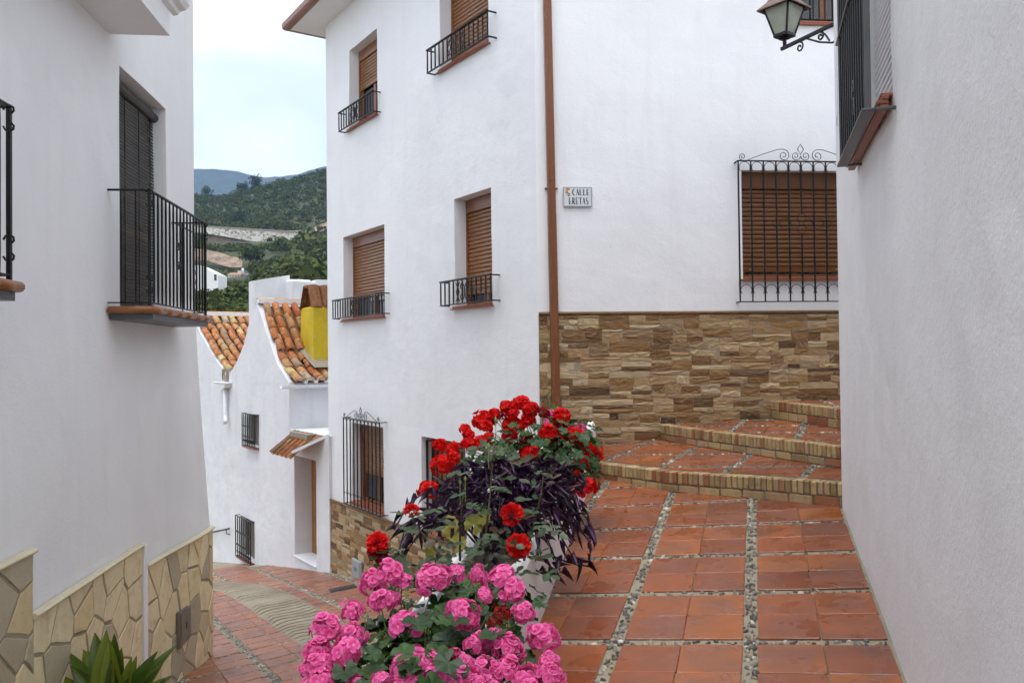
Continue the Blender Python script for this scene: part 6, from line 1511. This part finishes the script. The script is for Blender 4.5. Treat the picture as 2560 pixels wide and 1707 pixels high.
LET = {'C': [('a', 0.55, 0.5, 0.45, 0.5, 60, 300, 0.16)], 'A': [('l', 0.08, 0, 0.5, 1, 0.06), ('l', 0.5, 1, 0.92, 0, 0.2), ('l', 0.25, 0.33, 0.75, 0.33, 0.06)], 'L': [('l', 0.2, 0, 0.2, 1, 0.2), ('l', 0.2, 0.03, 0.9, 0.03, 0.07), ('l', 0.9, 0, 0.9, 0.16, 0.06)],
       'E': [('l', 0.2, 0, 0.2, 1, 0.2), ('l', 0.2, 0.03, 0.9, 0.03, 0.07), ('l', 0.2, 0.97, 0.85, 0.97, 0.07), ('l', 0.2, 0.36, 0.7, 0.36, 0.06), ('l', 0.9, 0, 0.9, 0.14, 0.06), ('l', 0.72, 0.28, 0.72, 0.44, 0.07)], 'R': [('l', 0.2, 0, 0.2, 1, 0.2), ('a', 0.3, 0.72, 0.42, 0.27, -90, 90, 0.14), ('l', 0.4, 0.45, 0.9, 0, 0.18)],
       'T': [('l', 0.5, 0, 0.5, 1, 0.2), ('l', 0.05, 0.97, 0.95, 0.97, 0.07), ('l', 0.05, 0.86, 0.05, 1, 0.06), ('l', 0.95, 0.86, 0.95, 1, 0.06)], 'S': [('a', 0.5, 0.75, 0.36, 0.24, 40, 230, 0.10), ('l', 0.24, 0.66, 0.78, 0.36, 0.2), ('a', 0.5, 0.26, 0.36, 0.25, -150, 50, 0.12)]}
def word(txt, x0, z0, w, h, adv):
    g = MB(TS)
    def seg(a, c, wd):
        a, c = V(a), V(c); d = (c - a); L = d.length or 1e-6; nn = V((-d.y, d.x)) / L * wd * 1.55 * w / 2; e = d / L * 0.0005
        p = [a + nn - e, c + nn + e, c - nn + e, a - nn - e]; g.add([(q.x, 0.0265, q.y) for q in p] + [(q.x, 0.0276, q.y) for q in p], [(0, 1, 2, 3), (7, 6, 5, 4), (0, 4, 5, 1), (1, 5, 6, 2), (2, 6, 7, 3), (3, 7, 4, 0)])
    for ch_ in txt:
        for st in LET[ch_]:
            if st[0] == 'l': seg((x0 + st[1] * w, z0 + st[2] * h), (x0 + st[3] * w, z0 + st[4] * h), st[5])
            else:
                _, cx, cz, rx, rz, a0, a1, wd = st; pts = [(x0 + (cx + rx * math.cos(rad(a0 + (a1 - a0) * i / 12))) * w, z0 + (cz + rz * math.sin(rad(a0 + (a1 - a0) * i / 12))) * h) for i in range(13)]
                for i, (a, c) in enumerate(zip(pts, pts[1:])): seg(a, c, wd * (1.4 if 3 < i < 9 else 0.8))
        x0 += adv
    g.build('lettering', 'sign_ink', sg)
word('CALLE', 0.104, 0.128, 0.032, 0.066, 0.0385); word('ERETAS', 0.062, 0.030, 0.031, 0.070, 0.0375)
flat([(0.030, 0.182), (0.026, 0.196), (0.038, 0.203), (0.052, 0.208), (0.066, 0.203), (0.078, 0.196), (0.074, 0.182), (0.052, 0.176)], 'sign_gold', 'crest_crown')
flat([(0.028, 0.145), (0.052, 0.145), (0.052, 0.172), (0.028, 0.172)], 'sign_red', 'crest_field'); flat([(0.0525, 0.145), (0.078, 0.145), (0.078, 0.152), (0.0525, 0.155)], 'sign_gold', 'crest_field'); flat([(0.054, 0.157), (0.077, 0.154), (0.077, 0.172), (0.054, 0.172)], 'sign_cream', 'crest_field')
flat([(0.030, 0.130), (0.034, 0.121), (0.042, 0.116), (0.0515, 0.115), (0.0515, 0.144), (0.030, 0.144)], 'sign_cream', 'crest_field'); flat([(0.0525, 0.115), (0.066, 0.116), (0.075, 0.122), (0.078, 0.144), (0.0525, 0.144)], 'sign_green', 'crest_field')
flat([(0.036, 0.128), (0.044, 0.124), (0.048, 0.131), (0.042, 0.138)], 'sign_ink', 'crest_charge', 0.0015); flat([(0.058, 0.130), (0.072, 0.130), (0.070, 0.136), (0.065, 0.139), (0.060, 0.136)], 'sign_cream', 'crest_charge', 0.0015); flat([(0.037, 0.150), (0.043, 0.150), (0.043, 0.166), (0.037, 0.166)], 'sign_cream', 'crest_charge', 0.0015)

# ------------------------------------------------------------------ the hillside across the valley
def hv(u): return HOR - ROLL * (u - 1280)
def hp(u, y): t = (u - 1280) / F_PX; return V((t * y, y, hill_z(t, y)))
M['wood'] = leafm('hillside_foliage', (0.034, 0.056, 0.015), (0.066, 0.088, 0.022), (0.13, 0.135, 0.038), 0.8, rnd_island, 0.1, 0.1)
M['crown'] = leafm('tree_foliage', (0.026, 0.045, 0.014), (0.042, 0.066, 0.020), (0.066, 0.088, 0.026), 0.8, rnd_island, 0.1, 0.1)
M['crown_light'] = leafm('light_tree_foliage', (0.07, 0.10, 0.022), (0.10, 0.135, 0.03), (0.14, 0.16, 0.045), 0.8, rnd_island, 0.1, 0.1)
def crown(b, c, rx, rz, n, r, fs=0.24):
    lob = [V((r.gauss(0, 0.45) * rx, r.gauss(0, 0.45) * rx, r.uniform(-0.35, 0.55) * rz)) for _ in range(6)]
    for i in range(n):
        l = lob[i % 6]; d = V((r.gauss(0, 1), r.gauss(0, 1), r.gauss(0.25, 1))).normalized(); p = V(c) + l + V((d.x * rx, d.y * rx, d.z * rz)) * 0.55
        s_ = rx * fs * r.uniform(0.6, 1.3); nn = (d + V((r.gauss(0, 0.5), r.gauss(0, 0.5), r.gauss(0.2, 0.5)))).normalized(); x = nn.cross(V((0.3, 0.5, 0.8))).normalized(); y = nn.cross(x)
        k = r.uniform(0, 6.28); b.add([tuple(p + (x * math.cos(k + a) + y * math.sin(k + a)) * s_ * r.uniform(0.7, 1.2) + nn * r.uniform(-0.2, 0.2) * s_) for a in (0, 1.57, 3.14, 4.71)], [(0, 1, 2), (0, 2, 3)])
r = random.Random(90); wood = MB(); trunks = MB()
PROT = [(560, 626, 672, 696, 285), (478, 550, 658, 716, 190), (512, 606, 626, 668, 322), (516, 720, 568, 606, 497), (653, 669, 626, 640, 394)]
def hides(t, y, rx):
    u = 1280 + t * F_PX; zb = hill_z(t, y); v0 = hv(u) - (zb + 1.9 * rx) / y * F_PX; v1 = hv(u) - zb / y * F_PX; du = 1.1 * rx / y * F_PX
    return any(y < q[4] + 6 and u + du > q[0] and u - du < q[1] and v0 < q[3] - 3 and v1 > q[2] for q in PROT)
def skip_spot(t, y):
    u = 1280 + t * F_PX
    if 326 < y < 348 and u < 615: return True
    if 496 < y < 514: return True
    if 250 < y < 345 and 470 < u < 640: return r.random() < 0.55
    return False
for i in range(3600):
    q = r.random()
    y = r.uniform(130, 325) if q < 0.24 else (r.uniform(348, 497) if q < 0.42 else r.uniform(516, 770)); t = r.uniform(-0.42, -0.20)
    if skip_spot(t, y): continue
    s_ = (r.uniform(1.1, 2.6) if y < 330 else r.uniform(1.2, 3.4)) * (r.uniform(1.4, 2.1) if r.random() < 0.16 and y < 500 else 1); z = hill_z(t, y); sz = 0.62 if 520 < y < 700 and r.random() < 0.7 else 1
    if y < 330: s_ *= 0.5 + 0.5 * y / 330 + (0.4 if t > -0.31 else 0)
    rx = s_ * sz
    if hides(t, y, rx): rx *= 0.45
    if hides(t, y, rx): continue
    crown(wood, (t * y, y, z + rx * 0.65), rx, rx * 0.8, 130 if y < 345 else 44, r, 0.17 if y < 345 else 0.25)
w_ = wood.build('woodland', 'wood', None, recalc=False, kind='stuff'); w_['label'] = 'mixed scrub and pine wood covering the far hillside'; w_['category'] = 'woodland'

def tree(name, label, u, y, h, rx, mat, n=420, seed=1, trunk=0.35):
    r = random.Random(seed); p = hp(u, y); e = empty(name, tuple(p), label, 'tree', 'trees on the hillside'); b = MB()
    b.tube([tuple(p - V((0, 0, 0.5))), tuple(p + V((0.02 * h, 0, h * 0.3))), tuple(p + V((0, 0, h * 0.62)))], [h * 0.035, h * 0.028, h * 0.014], 7)
    for k in range(5): a = r.uniform(0, 6.28); q = p + V((0, 0, h * (0.3 + 0.06 * k))); b.tube([tuple(q), tuple(q + V((math.cos(a) * rx * 0.6, math.sin(a) * rx * 0.6, h * 0.22)))], [h * 0.016, h * 0.006], 5)
    b.build('trunk', 'bark', e); b = MB(); hz = h * (1 - trunk) / 2
    for k in range(5): crown(b, p + V((r.uniform(-0.4, 0.4) * rx, r.uniform(-0.3, 0.3) * rx, h * trunk + hz * (0.75 + 0.5 * r.random()))), rx * 0.72, hz * 0.85, n // 4, r, 0.15)
    b.build('crown', mat, e, recalc=False)
tree('oak_tree', 'dark spreading oak with visible trunk beside the far white cottage', 633, 318, 9.0, 4.6, 'crown', 700, 1, 0.3)
tree('oak_tree', 'tallest yellow green tree on the slope below the stone wall', 704, 345, 6.3, 4.6, 'crown_light', 700, 2, 0.1)
tree('oak_tree', 'yellow green bushy tree just above the white parapet', 745, 300, 6.5, 4.6, 'crown_light', 600, 3, 0.1)
tree('pine_tree', 'leftmost dark pine on the skyline of the near hill', 516, 745, 12, 5.0, 'crown', 420, 4, 0.1)
tree('pine_tree', 'narrow dark pine, left of a pair on the skyline', 601, 750, 11, 4.0, 'crown', 420, 5, 0.1)
tree('pine_tree', 'narrow dark pine, right of a pair on the skyline', 616, 752, 11, 3.7, 'crown', 420, 6, 0.1)
tree('pine_tree', 'broad dark pine on the skyline where the hill starts rising', 641, 755, 15, 6.5, 'crown', 520, 7, 0.05)
tree('pine_tree', 'broad dark shrub like pine right above the stone wall', 600, 540, 12, 5.6, 'crown', 520, 8, 0.02)
tree('oak_tree', 'small olive green tree right of the gabled white house', 532, 205, 3.2, 1.9, 'crown_light', 420, 9, 0.25)
tree('oak_tree', 'round dark tree below the far white cottage', 604, 222, 2.9, 2.0, 'crown', 520, 10, 0.15)

# stone retaining wall of the hill road
def stone_wall_mat():
    m, nt, b = new_mat('pale_rubble_stone'); p = pos(nt)
    vo = nd(nt, 'ShaderNodeTexVoronoi', {'Vector': pos(nt, (1, 1, 1.2)), 'Scale': 0.8}); c = ramp(nt, nd(nt, 'ShaderNodeSeparateColor', {0: vo.outputs['Color']}).outputs[0], [(0.0, (0.13, 0.12, 0.10)), (0.35, (0.36, 0.34, 0.29)), (1.0, (0.50, 0.48, 0.43))])
    c = mixc(nt, ramp(nt, noi(nt, p, 0.5, 6, 0.7), [(0.56, 0.0), (0.66, 0.8)]), c, (0.13, 0.12, 0.07, 1)); setc(nt, b, c); setr(nt, b, 0.95); bump(nt, b, noi(nt, p, 0.8, 4), 0.8, 0.5); return m
M['rubble'] = stone_wall_mat()
TOPW = [(440, 562), (516, 568), (560, 571), (631, 575), (704, 580), (760, 583), (820, 588)]; BOTW = [(440, 570), (516, 580), (560, 587), (631, 600), (690, 610), (704, 611), (760, 600), (820, 590)]
def ipl(pl, u):
    for (a, va), (c, vc) in zip(pl, pl[1:]):
        if u <= c: return va + (vc - va) * max(0, (u - a) / (c - a))
    return pl[-1][1]
rwl = empty('retaining_wall', tuple(at(640, 610, 498)), 'long pale stone retaining wall of the hill road', 'wall'); b = MB(); us = [430 + 12 * i for i in range(34)]
ft = [at(u, ipl(TOPW, u), 499.0) for u in us]; fb = [at(u, ipl(BOTW, u) + 4, 497.0) for u in us]; n = len(us)
b.add([tuple(p) for p in fb] + [tuple(p) for p in ft] + [(p.x, p.y + 2.5, p.z) for p in ft], [(i, i + 1, n + i + 1, n + i) for i in range(n - 1)] + [(n + i, n + i + 1, 2 * n + i + 1, 2 * n + i) for i in range(n - 1)]); b.build('wall_face', 'rubble', rwl, recalc=False)
b = MB(); b.add([(p.x, p.y - 0.3, p.z - 0.1) for p in ft] + [(p.x, p.y - 0.3, p.z + 0.9) for p in ft] + [(p.x, p.y + 0.3, p.z + 0.9) for p in ft], [(i, i + 1, n + i + 1, n + i) for i in range(n - 1)] + [(n + i, n + i + 1, 2 * n + i + 1, 2 * n + i) for i in range(n - 1)]); b.build('parapet', 'grout', rwl, recalc=False)
ap_ = at(674, 601, 495.6); b = MB(frm(ap_, (1, 0, 0), (0, 1, 0), (0, 0, 1))); q = [(1.75 * math.cos(math.pi * i / 10), 1.7 * math.sin(math.pi * i / 10)) for i in range(11)]; b.prism(q + [(-1.75, -1.2), (1.75, -1.2)], 0.0, 1.0); b.build('culvert_arch', 'dark_fill', rwl)  # solid block; the shade inside the arch is put into its colour
# bare rock cut
def rock_mat():
    m, nt, b = new_mat('ochre_rock_face'); p = pos(nt); c = ramp(nt, noi(nt, p, 0.35, 8, 0.7), [(0.3, (0.16, 0.11, 0.08)), (0.5, (0.33, 0.24, 0.17)), (0.7, (0.46, 0.37, 0.28))]); setc(nt, b, c); setr(nt, b, 0.95); bump(nt, b, noi(nt, p, 0.5, 7, 0.7), 1.0, 1.5); return m
M['rock'] = rock_mat()
rk = MB(); r = random.Random(14)
def rock_patch(b, poly_top, poly_bot, y0, n=22, m=7):
    u0, u1 = poly_top[0][0], poly_top[-1][0]; pts = []
    for j in range(m + 1):
        for i in range(n + 1):
            u = u0 + (u1 - u0) * i / n; vt, vb = ipl(poly_top, u), ipl(poly_bot, u); k = j / m; p = at(u, vb + (vt - vb) * k, y0 + 6 * k); d = noise.noise(V((p.x * 0.25, p.z * 0.25, 1))) * 1.8 + noise.noise(V((p.x * 0.8, p.z * 0.8, 3))) * 0.7; pts.append((p.x, p.y + d, p.z))
    b.add(pts, [(j * (n + 1) + i, j * (n + 1) + i + 1, (j + 1) * (n + 1) + i + 1, (j + 1) * (n + 1) + i) for j in range(m) for i in range(n)])
rock_patch(rk, [(470, 618), (516, 624), (545, 630), (575, 640), (606, 645)], [(470, 650), (516, 650), (545, 660), (575, 669), (606, 668)], 322)
rf_ = rk.build('rock_cut', 'rock', None, recalc=False); struct(rf_)
rk = MB(); rock_patch(rk, [(765, 582), (790, 566), (815, 556), (840, 550)], [(765, 584), (790, 580), (815, 575), (840, 570)], 495, 10, 4); struct(rk.build('rock_outcrop', 'rock', None, recalc=False))
# far houses
M['far_white'] = simple('far_white_wall', (0.78, 0.78, 0.78), 0.9); M['far_roof'] = simple('far_tiled_roof', (0.36, 0.20, 0.12), 0.9, var=0.2); M['far_win'] = simple('far_window', (0.03, 0.03, 0.035), 0.3)
def far_house(label, u0, u1, vb, vt, vr, y, wins, gable=False, roofmat='far_roof', dep=7.0):
    a, c = at(u0, vb, y), at(u1, vb, y); zt = at(u1, vt, y).z; zr = at(u1, vr, y).z; e = empty('village_house', tuple((a + c) / 2), label, 'house', 'white houses on the hillside'); w = c.x - a.x
    T = frm((a.x, y, a.z), (1, 0, 0), (0, 1, 0), (0, 0, 1)); h = zt - a.z; hr = zr - a.z; b = MB(T)
    if gable: b.prism([(0, -2), (w, -2), (w, h * 0.62), (w * 0.30, hr), (0, hr * 0.97)], 0, dep); b.build('wall', 'far_white', e)
    else:
        b.prism([(0, -2), (w, -2), (w, h), (0, h)], 0, dep); b.build('wall', 'far_white', e)
        b = MB(T); b.add([(-0.3, -0.4, h - 0.05), (w + 0.3, -0.4, h - 0.05), (w + 0.3, dep / 2, hr), (-0.3, dep / 2, hr), (-0.3, dep + 0.4, h - 0.05), (w + 0.3, dep + 0.4, h - 0.05)], [(0, 1, 2, 3), (3, 2, 5, 4), (0, 3, 4), (1, 5, 2)]); b.build('roof', roofmat, e)
    for (x0, x1, z0, z1) in wins: b = MB(T); b.box(x0 * w, x1 * w, -0.05, 0.1, z0 * h, z1 * h); b.build('window', 'far_win', e)
    return e, T, w, h, hr
far_house('white house with sloping gable end behind the balcony railing', 478, 545, 716, 668, 662, 190, [(0.86, 0.95, 0.30, 0.62), (0.15, 0.22, 0.1, 0.35), (0.15, 0.22, 0.6, 0.85)], gable=True, dep=6)
far_house('white cottage with low tiled roof below the rock cut', 570, 600, 694, 687, 679, 288, [(0.15, 0.22, 0.2, 0.7), (0.38, 0.46, 0.2, 0.7), (0.62, 0.70, 0.2, 0.7), (0.85, 0.92, 0.2, 0.7)])
e, T, w, h, hr = far_house('white block with flat top beside the low tiled cottage', 594, 610, 690, 676, 675.4, 291, [(0.6, 0.75, 0.4, 0.7)], roofmat='far_white', dep=4)
b = MB(T); b.box(w * 0.55, w * 0.85, 0.5, 1.2, h, h + 0.9); b.build('chimney', 'far_white', e)
far_house('small pinkish outbuilding right of the white cottage', 609, 621, 692, 680, 679.5, 293, [(0.1, 0.3, 0.2, 0.5)], roofmat='grout', dep=4)
far_house('tiny white hut with red roof among trees below the cottage', 563, 574, 712, 706, 703, 262, [(0.3, 0.5, 0.1, 0.7)], dep=3)
far_house('pale square hut on the slope under the stone wall', 655, 667, 639, 628, 627.6, 395, [], roofmat='grout', dep=3)

# ------------------------------------------------------------------ air between here and the mountain
b = MB(); b.box(-3200, 1800, -420, 4800, -10.0, 1150)
hz = b.build('haze', 'dark_fill', None); hz.data.materials.clear(); hm = bpy.data.materials.new('haze'); hm.use_nodes = True; hn = hm.node_tree; hn.nodes.clear()
pv = nd(hn, 'ShaderNodeVolumePrincipled', {'Color': (0.33, 0.57, 0.95, 1), 'Density': 0.00013, 'Anisotropy': 0.0}); ho = nd(hn, 'ShaderNodeOutputMaterial', {'Volume': pv.outputs[0]}); hz.data.materials.append(hm); hz['kind'] = 'stuff'
